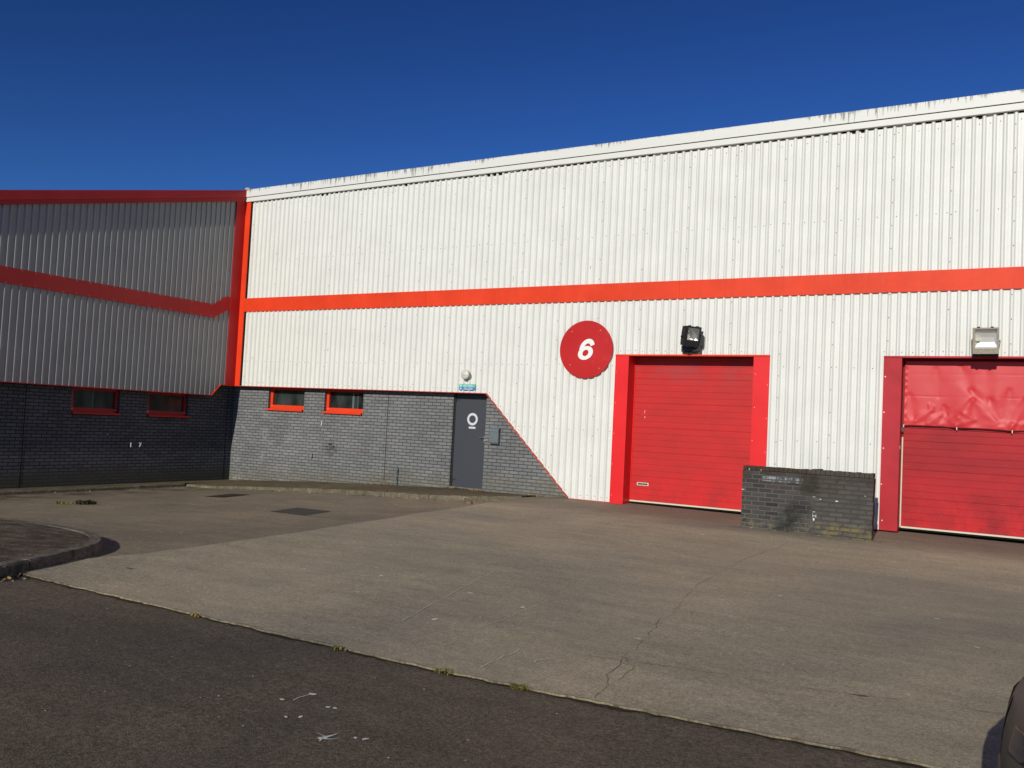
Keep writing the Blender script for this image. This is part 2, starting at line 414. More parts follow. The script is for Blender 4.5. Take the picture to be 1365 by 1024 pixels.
def tag(o, label=None, cat=None, group=None, kind=None):
    if label: o['label'] = label
    if cat: o['category'] = cat
    if group: o['group'] = group
    if kind: o['kind'] = kind
    return o
def thing(name, loc, label, cat, group=None, rot=(0, 0, 0)):
    o = bpy.data.objects.new(name, None); o.location = loc; o.rotation_euler = rot
    o.empty_display_size = .2; col.objects.link(o)
    return tag(o, label, cat, group)
def text_mesh(mb, txt, size, origin, ux, uz, nrm, depth, shear=0., offset=0., cx=True):
    """lettering as solid mesh: origin = centre, ux/uz = in-plane axes"""
    cu = bpy.data.curves.new('lettering', 'FONT'); cu.body = txt; cu.size = size; cu.shear = shear
    cu.offset = offset; cu.align_x = 'CENTER'; cu.resolution_u = 6; cu.fill_mode = 'FRONT'
    t = bpy.data.objects.new('lettering', cu); col.objects.link(t)
    dg = bpy.context.evaluated_depsgraph_get(); dg.update()
    me = bpy.data.meshes.new_from_object(t.evaluated_get(dg))
    vs = [v.co.copy() for v in me.vertices]
    x0, x1 = min(v.x for v in vs), max(v.x for v in vs); y0, y1 = min(v.y for v in vs), max(v.y for v in vs)
    ux, uz, nrm, origin = map(Vector, (ux, uz, nrm, origin))
    P = [origin+ux*(v.x-(x0+x1)/2)+uz*(v.y-(y0+y1)/2)+nrm*depth for v in vs]
    n = len(P); Q = [p-nrm*depth for p in P]
    fs = [list(p.vertices) for p in me.polygons]
    cnt = {}
    for f in fs:
        for a, b in zip(f, f[1:]+f[:1]): cnt[(a, b)] = 1
    side = [(a, b, b+n, a+n) for (a, b) in cnt if (b, a) not in cnt]
    mb.add(P+Q, fs+[[i+n for i in f][::-1] for f in fs]+side)
    bpy.data.objects.remove(t); bpy.data.curves.remove(cu); bpy.data.meshes.remove(me)

# ------------------------------------------------------------------ ground levels
def g(x, y):
    a = -.035-.007*(min(x, 30)-9.7) if x >= 9.7 else -.035-.465*min(1, (9.7-x)/8.9)
    t = min(1, max(0, (x-5)/5)); t = t*t*(3-2*t)
    return a-.035*min(max(-y, 0), 3)*t

def clip_sheet(name, outline, hf, key, step=.5, parent=None):
    """a ground sheet with the given outline, draped on hf"""
    xs = [p[0] for p in outline]; ys = [p[1] for p in outline]
    pts = [Vector(p) for p in outline]; n = len(pts)
    edges = [(i, (i+1) % n) for i in range(n)]
    x = min(xs)+step*.5
    def inside(x, y):
        c = False; j = n-1
        for i in range(n):
            if (outline[i][1] > y) != (outline[j][1] > y) and x < (outline[j][0]-outline[i][0])*(y-outline[i][1])/(outline[j][1]-outline[i][1])+outline[i][0]: c = not c
            j = i
        return c
    while x < max(xs):
        y = min(ys)+step*.5
        while y < max(ys):
            if inside(x, y): pts.append(Vector((x+rnd(-.02, .02), y+rnd(-.02, .02))))
            y += step
        x += step
    r = delaunay_2d_cdt(pts, edges, [], 1, 1e-4)
    mb = MB(); mb.mat(key); mb.smooth = True
    mb.add([(p.x, p.y, hf(p.x, p.y)) for p in r[0]], [list(f) for f in r[2]])
    return mb

# base ground reaching the horizon
def axis(lo, hi, step, far):
    a = [-v for v in far[::-1]]; x = lo
    out = [lo-f for f in far[::-1]]
    while x <= hi+1e-6: out.append(x); x += step
    return out+[hi+f for f in far]
xs = axis(-4, 32, .5, [2, 6, 16, 40, 100, 300, 900]); ys = axis(-24, 2, .5, [2, 6, 16, 40, 100, 300, 900])
mb = MB(); mb.mat('asphalt'); mb.smooth = True
mb.add([(x, y, g(x, y)-.018) for y in ys for x in xs],
       [(j*len(xs)+i, j*len(xs)+i+1, (j+1)*len(xs)+i+1, (j+1)*len(xs)+i) for j in range(len(ys)-1) for i in range(len(xs)-1)])

def mark(mb, key, pts, w, hf, dz):
    """thin ribbon lying on the ground"""
    mb.mat(key); V = []; n = len(pts)
    for i, p in enumerate(pts):
        a = Vector(pts[max(0, i-1)]); b = Vector(pts[min(n-1, i+1)]); d = (b-a).normalized(); nr = Vector((-d.y, d.x))
        ww = (w[i] if isinstance(w, list) else w)*.5
        for s in (-1, 1):
            q = Vector(p)+nr*ww*s; V.append((q.x, q.y, hf(q.x, q.y)+dz))
    mb.add(V, [(2*i, 2*i+1, 2*i+3, 2*i+2) for i in range(n-1)])
def jag(pts, amp, sub):
    out = []
    for (a, b) in zip(pts, pts[1:]):
        for k in range(sub):
            t = k/sub; out.append((a[0]+(b[0]-a[0])*t+rnd(-amp, amp), a[1]+(b[1]-a[1])*t+rnd(-amp, amp)))
    return out+[pts[-1]]
def blob(mb, key, x, y, rx, ry, ang, hf, dz, n=11, jit=.35):
    mb.mat(key); c, s = math.cos(ang), math.sin(ang); V = []
    for i in range(n):
        a = 2*PI*i/n; r = 1+rnd(-jit, jit); u, v = rx*r*math.cos(a), ry*r*math.sin(a)
        px, py = x+u*c-v*s, y+u*s+v*c; V.append((px, py, hf(px, py)+dz))
    mb.add(V, [list(range(n))])
road = lambda x, y: g(x, y)-.018
DZ = .006
# bird droppings on the foreground asphalt
blob(mb, 'dropping', 14.27, -12.18, .030, .018, .3, road, DZ); mark(mb, 'dropping', jag([(14.26, -12.19), (14.25, -12.27), (14.262, -12.33)], .004, 4), .005, road, DZ)
blob(mb, 'dropping', 14.20, -12.36, .018, .012, .3, road, DZ)
for px, py in ((14.49, -12.29), (14.53, -12.28), (14.48, -12.50), (14.91, -12.55), (14.96, -12.53), (14.42, -12.55)):
    blob(mb, 'dropping', px, py, .016, .010, rnd(0, 3), road, DZ)
blob(mb, 'dropping', 14.785, -12.645, .028, .014, 1.2, road, DZ, 13, .5)
for q, w_ in (([(14.775, -12.67), (14.795, -12.61), (14.80, -12.55)], .022), ([(14.78, -12.65), (14.80, -12.70)], .02), ([(14.79, -12.63), (14.75, -12.63), (14.70, -12.62)], .008), ([(14.79, -12.66), (14.83, -12.64), (14.85, -12.60)], .012), ([(14.78, -12.64), (14.755, -12.675)], .012)):
    j = jag(q, .003, 4); mark(mb, 'dropping', j, [w_*(1-.9*i/(len(j)-1))*rnd(.7, 1.2) for i in range(len(j))], road, DZ+.0005)
for _ in range(46):
    px, py = rnd(9.8, 17.6), rnd(-13.6, -11.5)
    blob(mb, 'chip', px, py, rnd(.005, .011), rnd(.004, .009), rnd(0, 3), road, DZ, 6)
for px, py in ((15.86, -11.75), (15.95, -11.78), (15.6, -12.4)): blob(mb, 'crack', px, py, .03, .016, .3, road, DZ)
o = mb.build('road'); tag(o, kind='structure')

# concrete apron: its own slab, 18 mm proud of the road
front = [(9.6, -11.38), (11, -11.37), (13, -11.35), (14.6, -11.32), (15.5, -11.25), (17, -11.08), (18.5, -10.92), (21, -10.7), (30, -10.4)]
fj = []
for a, b in zip(front, front[1:]):
    k = max(1, int((b[0]-a[0])/.06)) if a[0] < 18.5 else 3
    for i in range(k):
        t = i/k; fj.append((a[0]+(b[0]-a[0])*t, a[1]+(b[1]-a[1])*t+(rnd(-.012, .012) if a[0] < 18.5 else 0)))
fj.append(front[-1])
backl = [(9.92, .24), (9.08, -.25), (9.02, -1.5), (9.0, -2.9), (9.04, -4.0), (9.25, -5.0), (9.38, -6.3), (9.55, -7.3), (9.63, -8.2), (9.70, -9.2), (9.72, -9.9), (9.6, -10.4)]
bj = jag(backl, .012, 5)
outline = fj+[(30, .50), (9.92, .50)]+bj
ap = clip_sheet('apron', outline, g, 'apron', .45)
ap.smooth = False
ap.mat('lip')
ap.add([(x, y, g(x, y)-h) for x, y in fj for h in (0, .07)], [(2*i, 2*i+1, 2*i+3, 2*i+2) for i in range(len(fj)-1)])
# pale broken arris on top of the front edge, dirt in the gap
V = []
for x, y in fj:
    w = rnd(.002, .012)*(1 if math.sin(x*7)+math.sin(x*3.1) > -.9 else .2); V += [(x, y-.001, g(x, y)+.003), (x, y+w, g(x, y)+.003)]
ap.add(V, [(2*i, 2*i+1, 2*i+3, 2*i+2) for i in range(len(fj)-1)])
V = []
ap.mat('dirt')
for x, y in fj:
    w = rnd(.012, .035)+.03*max(0, math.sin(x*2.3)*math.sin(x*5.1)); V += [(x, y-w, g(x, y)-.012), (x, y+.002, g(x, y)-.012)]
ap.add(V, [(2*i, 2*i+1, 2*i+3, 2*i+2) for i in range(len(fj)-1)])
ap.mat('crack')
crk = jag([(14.92, -2.24), (14.85, -4.87), (14.94, -6.89), (15.02, -7.58), (15.18, -8.26), (15.23, -8.82), (15.36, -9.5), (15.45, -10.2), (15.53, -10.8), (15.62, -10.9), (15.66, -11.2)], .03, 6)
mark(ap, 'crack', crk, [rnd(.001, .0045) for _ in crk], g, .004)
mark(ap, 'crack', jag([(15.45, -10.2), (15.6, -10.45), (15.62, -10.75)], .02, 4), .003, g, .004)
for p in ([(14.1, -4.1), (14.76, -4.18), (16.36, -4.42), (17.21, -4.35), (19.5, -4.2)],
          [(13.2, -10.5), (15.13, -10.37), (16.07, -10.14), (16.94, -10.02), (17.42, -9.83), (19, -9.7)]):
    j = jag(p, .02, 12); mark(ap, 'jointline', j, [rnd(.001, .007) for _ in j], g, .004)
for p, w in (([(12.97, -7.94), (13.25, -9.1), (13.6, -10.43)], .012), ([(14.12, -8.87), (14.21, -10.32)], .007), ([(14.75, -10.5), (14.77, -11.1)], .012)):
    j = jag(p, .014, 9); mark(ap, 'scratch', j, [rnd(.2, 1)*w for _ in j], g, .004)
# chalky curl and droppings on the concrete
mark(ap, 'dropping', jag([(15.00, -10.66), (14.98, -10.72), (15.0, -10.77)], .004, 3), .007, g, .005)
mark(ap, 'dropping', [(15.00, -10.66), (15.05, -10.61)], .008, g, .005)
for _ in range(90):
    px, py = rnd(9.9, 18), rnd(-11.1, -.8)
    s = rnd(.006, .018)*(1 if random.random() < .85 else 2)
    blob(ap, 'dropping' if random.random() < .4 else 'chip', px, py, s, s*.7, rnd(0, 3), g, .005, 7)
for _ in range(30):
    px, py = rnd(9.9, 18), rnd(-11.1, -1.5); blob(ap, 'crack', px, py, rnd(.006, .02), rnd(.005, .01), rnd(0, 3), g, .005, 7)
blob(ap, 'crack', 10.35, -10.55, .055, .018, .2, g, .005); blob(ap, 'crack', 17.0, -10.0, .05, .015, .3, g, .005)
o = ap.build('concrete_apron'); tag(o, kind='structure')

# weathered asphalt yard on the left
isl_out = [(10.1, -18), (10.02, -12.2), (9.93, -11.57), (9.88, -11.35), (9.73, -10.91), (9.55, -10.56), (9.29, -10.17), (8.96, -9.88), (8.53, -9.63), (8.10, -9.50), (7.4, -9.42), (6.2, -9.45), (4.6, -9.8), (3.0, -10.6), (2.6, -12), (2.6, -18)]
yard = lambda x, y: g(x, y)-.012
outl = [(-.1, -14), (2.5, -14), (9.5, -14), (9.72, -11.4), (9.62, -10.4)]+[(p[0]+.004, p[1]) for p in backl[::-1][1:-1]]+[(9.2, .1), (-.1, .1)]
yd = clip_sheet('yard', outl, yard, 'patch', .5); yd.smooth = False
for _ in range(60):
    px, py = rnd(1, 9), rnd(-9.3, -1.8); s = rnd(.010, .03)
    blob(yd, 'chip', px, py, s, s*.6, rnd(0, 3), yard, .005, 7)
for q, w in (([(4.9, -5.4), (5.6, -5.5)], .03), ([(4.2, -4.2), (4.6, -4.35)], .03), ([(8.3, -8.3), (8.55, -8.45)], .012)):
    j = jag(q, .02, 5); mark(yd, 'chip', j, [rnd(.1, 1)*w for _ in j], yard, .005)
tag(yd.build('weathered_yard'), kind='structure')

# ---- pavement strip along the two walls, with its kerb
def lerp(a, b, t): return a+(b-a)*t
def interp(x, tab):
    if x <= tab[0][0]: return tab[0][1]
    for (x0, y0), (x1, y1) in zip(tab, tab[1:]):
        if x <= x1: return lerp(y0, y1, (x-x0)/(x1-x0))
    return tab[-1][1]
kerb_y = [(.2, -1.54), (1.33, -1.31), (2.6, -1.22), (4.0, -1.20), (5.2, -1.42), (6.2, -1.58), (7.5, -1.56), (8.18, -1.24), (8.7, -.85), (9.10, -.36)]
base_z = [(-.2, -.428), (1.83, -.31), (2.85, -.245), (5.0, -.15), (6.9, -.075), (7.9, -.075), (9.2, -.055), (10, -.05)]
up = [(.2, .06), (4, .08), (6.2, .108), (8.2, .08), (8.9, .05), (9.1, .04)]
kp = []
n = 40
for i in range(n+1):
    x = lerp(.22, 9.10, i/n); kp.append((x, interp(x, kerb_y)))
def ktop(x, y): return yard(x, y)+interp(x, up)
mb = MB(); mb.mat('pave'); mb.smooth = True
V = []; F = []
K = 6
for i, (x, y) in enumerate(kp):
    for k in range(K+1):
        t = k/K; wy = lerp(y+.11, .215, t); zz = lerp(ktop(x, y), interp(x, base_z), t)+.006*math.sin(x*3+k)*(0 < k < K)+.0
        V.append((x, wy, zz-(.004 if k == 0 else 0)))
for i in range(n):
    for k in range(K): F.append((i*(K+1)+k, i*(K+1)+k+1, (i+1)*(K+1)+k+1, (i+1)*(K+1)+k))
mb.add(V, F)
# along the left wall
V = []; F = []
nl = 30
for i in range(nl+1):
    y = lerp(-14, -1.43, i/nl)
    for k in range(4):
        t = k/3; xx = lerp(-.215, .145, t); V.append((xx, y, lerp(-.420, -.437, t)))
for i in range(nl):
    for k in range(3): F.append((i*4+k, i*4+k+1, (i+1)*4+k+1, (i+1)*4+k))
mb.add(V, F)
mb.add([(-.215, -1.43, -.42), (.22, -1.43, -.437), (.22, .215, -.42), (-.215, .215, -.428)], [(0, 1, 2, 3)])
tag(mb.build('pavement'), kind='structure')

def kerb(name, path, wid, topf, botf, seglen, label, group=None, key='kerb'):
    """kerb stones swept along path; inner side is to the left of travel"""
    mb = MB(); mb.mat(key)
    P = [Vector(p) for p in path]
    # resample
    out = [P[0]]; acc = 0
    for a, b in zip(P, P[1:]):
        L = (b-a).length; k = max(1, round(L/.16))
        for i in range(1, k+1): out.append(a.lerp(b, i/k))
    rings = []; dist = 0; last = 0
    nn = len(out)
    def ring(i, inset):
        p = out[i]; d = (out[min(nn-1, i+1)]-out[max(0, i-1)]).normalized(); nr = Vector((-d.y, d.x))
        zt = topf(p.x, p.y)-inset+rnd(-.005, .004); zb = botf(p.x, p.y)-.04
        c = .022
        def q(off, z): w = p+nr*off; return (w.x, w.y, z)
        return [q(inset, zb), q(inset+.006, zt-c), q(inset+c, zt-.002), q(wid, zt), q(wid, zb)]
    seg = []
    for i in range(nn):
        seg.append(ring(i, 0.))
        if i: dist += (out[i]-out[i-1]).length
        if dist-last > seglen and 1 < i < nn-2:
            mb.rings(seg, True, True); last = dist
            # mortar joint: step back for a few mm
            d = (out[i+1]-out[i]).normalized()*.012
            r0 = ring(i, .018); r1 = [(a+d.x, b+d.y, c_) for a, b, c_ in r0]
            mb.mat('dirt'); mb.rings([r0, r1]); mb.mat(key)
            seg = [[(a+d.x, b+d.y, c_) for a, b, c_ in ring(i, 0.)]]
    mb.rings(seg, True, True)
    o = mb.build(name); return tag(o, label, 'kerb', group)
kerb('kerb', kp, .12, ktop, yard, .9, 'long low mossy kerb in front of the sunlit grey brick wall and steel door')
kl = [(.22, -14), (.24, -8), (.20, -5.9), (.24, -4.1), (.21, -1.56)]
kerb('kerb', kl, .12, lambda x, y: -.435, yard, .9, 'straight kerb along the foot of the shaded dark brick wall')
# island
isl = isl_out
smooth = []
for i in range(len(isl)-1):
    p0, p1, p2, p3 = [Vector(isl[max(0, min(len(isl)-1, j))]) for j in (i-1, i, i+1, i+2)]
    for k in range(4):
        t = k/4; smooth.append(tuple(.5*((2*p1)+(-p0+p2)*t+(2*p0-5*p1+4*p2-p3)*t*t+(-p0+3*p1-3*p2+p3)*t**3)))
smooth.append(isl[-1])
itop = lambda x, y: yard(x, y)+.115
kerb('kerb', smooth, .13, itop, lambda x, y: g(x, y)-.03, .62, 'curved kerb of worn stones rounding the dirt island at the left edge', None, 'kerbshade')
ins = []
for i in range(len(smooth)):
    a = Vector(smooth[max(0, i-1)]); b = Vector(smooth[min(len(smooth)-1, i+1)]); d = (b-a).normalized()
    p = Vector(smooth[i])+Vector((-d.y, d.x))*.125; ins.append((p.x, p.y))
hum = lambda x, y: itop(x, y)-.008+.012*math.sin(x*2.1+y)*math.sin(y*2.7)
mb = clip_sheet('island', ins, hum, 'island', .25)
mb.smooth = False
for _ in range(160):
    px, py = rnd(4, 9.7), rnd(-13, -9.7); s = rnd(.008, .03)
    blob(mb, random.choice(['chip', 'straw', 'dirt', 'rust']), px, py, s, s*.5, rnd(0, 3), hum, .012, 6)
tag(mb.build('traffic_island'), kind='structure')

# ------------------------------------------------------------------ warehouse (sunlit unit)
PITCH = .1537; C0 = 14.161-.1537*120
wh = thing('warehouse', (13, .3, -.05), 'long white ribbed metal warehouse with orange band and numbered red loading doors, in sunlight', 'building')
wing = thing('warehouse_wing', (-.2, -5, -.42), 'shaded warehouse wing with sloping dark red roof edge and kinked red band, at the left', 'building')

# openings: (x0, x1, bottom)
D1 = (10.915, 14.0, 2.955); D2 = (15.945, 19.03, 2.945)
segs = [(.235, 7.866, None), (7.866, 9.995, 'diag'), (9.995, 10.915, -.03), (10.915, 14.0, 2.955), (14.0, 15.945, -.055), (15.945, 19.03, 2.945), (19.03, 27.0, -.10)]
def prof_pts(lo, hi, c0, pitch):
    """(u, depth) pairs of the ribbed sheet; depth 0 = crown, .03 = pan"""
    pts = []; k = math.floor((lo-c0)/pitch)-1
    while c0+k*pitch < hi+pitch:
        c = c0+k*pitch
        for du, d in ((-.037, .030), (-.0125, -.004), (.0125, -.004), (.037, .030), (.072, .030), (.074, .0275), (.079, .0275), (.081, .030)):
            pts.append((c+du, d))
        k += 1
    out = []
    for a, b in zip(pts, pts[1:]):
        if a[0] < lo <= b[0]: t = (lo-a[0])/(b[0]-a[0]); out.append((lo, lerp(a[1], b[1], t)))
        if lo < b[0] < hi: out.append(b)
        if a[0] < hi <= b[0]: t = (hi-a[0])/(b[0]-a[0]); out.append((hi, lerp(a[1], b[1], t)))
    return out
def bottom(x, s):
    if s[2] is None: return 2.095
    if s[2] == 'diag': return lerp(2.095, -.026, (x-s[0])/(s[1]-s[0]))
    return s[2]
cl = MB(); cl.mat('white')
for s in segs:
    P = prof_pts(s[0], s[1], C0, PITCH)
    V = []
    for x, d in P: V += [(x, d, bottom(x, s)), (x, d, 7.06)]
    cl.add(V, [(2*i, 2*i+2, 2*i+3, 2*i+1) for i in range(len(P)-1)])
# fixings
cl.mat('screw')
def screw(mb, c, nrm, r=.0085, h=.008):
    mb.lathe(c, nrm, [(r*1.15, 0), (r*1.15, h*.35), (r*.75, h*.4), (r*.6, h)], 7)
k = 0
ribs = [C0+i*PITCH for i in range(20, 210) if .3 < C0+i*PITCH < 19.5]
def zbot(x):
    for s in segs:
        if s[0] <= x < s[1]: return bottom(x, s)
    return 0
for i, x in enumerate(ribs):
    idx = round((x-14.161)/PITCH)
    if idx % 6 == 0:                       # side laps stitched on the crown
        z = 6.86-rnd(0, .36)
        while z > zbot(x)+.1:
            if not 4.03 < z < 4.45 and random.random() > .04: screw(cl, (x+rnd(-.004, .004), -.004, z), (0, -1, 0))
            z -= .405
    px = x+PITCH/2+rnd(-.018, .018)
    for z, ev in ((6.88, 2), (5.41, 2), (2.74, 2), (1.40, 2)):
        if z > zbot(px)+.15 and (idx % ev == 0 or random.random() < .1) and random.random() > .06:
            screw(cl, (px, .030, z+rnd(-.012, .012)), (0, -1, 0), .0078)
    zb = zbot(px)+.07
    if random.random() > .15: screw(cl, (px, .030, zb+rnd(0, .02)), (0, -1, 0), .0078)
# small scuffs on the sheets
for x, z, w, h in ((.55, 2.82, .05, .02), (3.05, 3.02, .03, .08), (8.25, 4.55, .012, .14), (14.05, 4.9, .03, .03), (10.1, 4.75, .02, .06), (6.6, 4.8, .01, .12), (13.3, 5.1, .02, .05), (16.2, 1.35, .02, .06)):
    c = round((x-C0)/PITCH)*PITCH+C0+PITCH/2
    cl.mat('creamd').box(c-w*.3, c+w*.3, .0275, .031, z, z+h)
cl.build('wall_cladding', wh)

# white fascia in two steps with a dark gap between
fl = MB(); fl.mat('fascia')
fl.box(0.0, 27, -.075, .10, 7.142, 7.345)
fl.box(0.002, 27, -.052, .09, 7.02, 7.128)
fl.mat('gap').box(.004, 27, -.045, .085, 7.1285, 7.1415)
# a few lifted filler gaps under the fascia
for i, x in enumerate(ribs):
    if random.random() < .75:
        hh = rnd(.012, .028); fl.mat('gap').box(x+.036, x+PITCH-.036, .0225, .0292, 7.018-hh, 7.019)
for x in (2.6, 2.75, 5.3, 7.6, 7.75, 7.9, 15.3, 15.45, 17.3): fl.box(x, x+.12, .0215, .0285, 6.965, 7.018)
fl.build('fascia', wh)
bd = MB(); bd.mat('band')
xs_ = [.203, 3.05, 6.1, 9.15, 12.2, 15.25, 18.3, 21.4, 27]
for i, (a, b) in enumerate(zip(xs_, xs_[1:])):
    bd.mat('band').box(a+(.002 if i else 0), b, -.014-(.0015 if i % 2 else 0), .029, 4.062, 4.420)
bd.mat('screw')
for i, x in enumerate(ribs):
    if i % 2 == 0:
        for z in (4.395, 4.09): screw(bd, (x+.03, -.0155, z+rnd(-.006, .006)), (0, -1, 0), .006, .005)
bd.build('orange_band', wh, bevel=0)
tr = MB(); tr.mat('orange').box(.0, .205, -.020, .035, 2.092, 7.018)
tr.mat('gap').box(.2055, .234, .002, .034, 2.092, 7.018)  # black strip painted in for the shadow at the first rib
tr.build('corner_trim', wh)
# drip flashing / soffit under the sheets
fs = MB()
def flash(mb, a, b, y0=-.022, t=.015):
    a, b = Vector((a[0], 0, a[1])), Vector((b[0], 0, b[1])); d = (b-a).normalized(); nr = Vector((d.z, 0, -d.x))
    if nr.z > 0: nr = -nr
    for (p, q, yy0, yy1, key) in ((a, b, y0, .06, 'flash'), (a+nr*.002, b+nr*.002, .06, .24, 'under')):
        mb.mat(key); P = [p, q, q+nr*t, p+nr*t]
        mb.prism([(v.x, yy0, v.z) for v in P], (0, yy1-yy0, 0))
flash(fs, (.0, 2.092), (7.87, 2.092)); flash(fs, (7.875, 2.090), (9.985, -.022), -.03); flash(fs, (9.99, -.030), (10.913, -.030), -.02, .018)
fs.build('drip_flashing', wh)
fs = MB(); fs.mat('under').box(14.002, 15.94, -.01, .06, -.075, -.057); fs.build('base_flashing', wh)

# brick wall with window and door openings
bw = MB(); bw.mat('brick_main')
def brick_panel(mb, us, zs, holes, pt):
    """grid of rectangles minus holes"""
    for a, b in zip(us, us[1:]):
        for c, d in zip(zs, zs[1:]):
            mu, mz = (a+b)/2, (c+d)/2
            if any(h[0] < mu < h[1] and h[2] < mz < h[3] for h in holes): continue
            mb.add([pt(a, c, 0), pt(b, c, 0), pt(b, d, 0), pt(a, d, 0)], [(0, 1, 2, 3)])
W1 = (1.066, 2.325, 1.535, 2.2); W2 = (3.004, 4.25, 1.525, 2.2); PD = (6.885, 7.765, -.035, 2.2)
P0 = lambda u, z, d: (u, .2+d, z)
brick_panel(bw, [-.2, 1.066, 2.325, 3.004, 4.25, 5.008, 5.024, 6.885, 7.765, 10.9], [-.6, -.035, 1.525, 1.535, 2.2], [W1, W2, PD], P0)
def reveals(mb, h, pt, dep):
    for (u0, z0, u1, z1) in ((h[0], h[2], h[0], h[3]), (h[1], h[2], h[1], h[3]), (h[0], h[2], h[1], h[2])):
        mb.add([pt(u0, z0, 0), pt(u1, z1, 0), pt(u1, z1, dep), pt(u0, z0, dep)], [(0, 1, 2, 3)])
for h in (W1, W2, PD): reveals(bw, h, P0, .16)
bw.mat('gap').box(5.009, 5.023, .196, .205, -.05, 2.1)
# stains, plugs and scars
for x, z, s in ((2.0, .62, .022), (4.35, .66, .025), (5.1, .78, .02), (6.2, .33, .022), (8.2, .75, .012)):
    bw.mat('rust').prism([(x+s*math.cos(a)*.6, .1975, z+s*math.sin(a)*1.4-s*.4) for a in [i*PI/4 for i in range(8)]], (0, .003, 0))
bw.mat('dropping').prism([(2.93, .197, 1.16), (2.945, .197, 1.27), (2.97, .197, 1.29), (2.955, .197, 1.17)], (0, .003, 0))
bw.mat('gap').box(2.705, 2.722, .17, .2, .33, .43); bw.mat('palescrew').box(2.68, 2.704, .185, .2, .34, .43)
for x, z, w, h in ((3.22, .70, .10, .03), (3.36, .66, .07, .02), (3.1, .64, .08, .02)): bw.mat('gap').box(x, x+w, .1975, .202, z, z+h)
bw.build('brick_wall', wh)

def window(parent, h, pt, name='window', kc='orange', axis='x', dep=.10, blinds=()):
    """pt(u, z, depth). frame > pane, sill"""
    u0, u1, z0, z1 = h; z1 = 2.085 if axis == 'x' else 1.79
    m_ = MB(); m_.mat(kc); fw = .085
    def bx(mb, a, b, c, d, e, f):
        P = [pt(u, z, dd) for u in (a, b) for dd in (e, f) for z in (c, d)]
        mb.add(P, [(0, 1, 3, 2), (4, 6, 7, 5), (0, 4, 5, 1), (2, 3, 7, 6), (0, 2, 6, 4), (1, 5, 7, 3)])
    bx(m_, u0+.002, u0+fw, z0, z1, dep-.02, dep+.05); bx(m_, u1-fw*.7, u1-.002, z0, z1, dep-.02, dep+.05)
    bx(m_, u0+fw, u1-fw*.7, z0+.002, z0+.075, dep-.018, dep+.05); bx(m_, u0+fw, u1-fw*.7, z1-.06, z1, dep-.018, dep+.05)
    # opening sash lip
    bx(m_, u0+fw, u1-fw*.7, z0+.075, z0+.095, dep+.0, dep+.05)
    m_.mat('palescrew')
    for u in (u0+.07, u1-.05): bx(m_, u-.012, u+.012, z0+.06, z0+.082, dep-.028, dep-.0185)
    w = m_.build(name, parent)
    p_ = MB(); p_.mat('pane'); bx(p_, u0+fw-.01, u1-fw*.7+.01, z0+.09, z1-.05, dep+.03, dep+.036)
    for b0, b1 in blinds: p_.mat('blind'); bx(p_, b0, b1, z0+.10, z1-.07, dep+.027, dep+.0295)
    p_.build('pane', w)
    s_ = MB(); s_.mat(kc); bx(s_, u0+.006, u1-.006, z0-.040, z0-.002, -.065, dep-.02); bx(s_, u0+.006, u1-.006, z0-.05, z0-.040, -.065, -.05)
    s_.build('sill', w)
    return w
window(wh, W1, P0); window(wh, W2, P0, blinds=((3.80, 3.86), (3.97, 3.985)))

# steel personnel door
d = MB(); d.mat('steeldoor').box(6.905, 7.762, .275, .315, -.035, 2.075)
door = d.build('door', wh, bevel=.004)
q = MB(); q.mat('dframe'); q.box(6.886, 6.904, .262, .33, -.035, 2.09); q.box(7.7625, 7.766, .262, .33, -.035, 2.09); q.box(6.904, 7.7625, .262, .33, 2.076, 2.09)
q.build('door_frame', wh)
q = MB(); q.mat('chrome'); q.box(7.700, 7.728, .262, .2745, .995, 1.145); q.tube((7.714, .262, 1.10), (7.714, .225, 1.10), .010); q.tube((7.722, .228, 1.10), (7.600, .228, 1.105), .0095)
q.lathe((7.714, .262, 1.03), (0, -1, 0), [(.012, 0), (.012, .008)], 12)
q.build('handle', door)
for z in (1.93, .12):
    q = MB(); q.mat('dframe'); q.box(6.898, 6.925, .255, .2745, z-.05, z+.05); q.box(6.925, 7.02, .268, .2745, z-.006, z+.012); q.build('hinge', door)
q = MB(); q.mat('logo')
N = 48; cx, cz = 7.372, 1.505
R = [[(cx+rx*math.cos(2*PI*i/N), yy, cz+rz*math.sin(2*PI*i/N)) for i in range(N)] for rx, rz, yy in ((.140, .140, .2745), (.140, .140, .272), (.088, .086, .272), (.088, .086, .2745))]
q.rings(R, False, False); q.box(7.285, 7.462, .272, .2745, 1.292, 1.335)
q.build('ring_emblem', door)

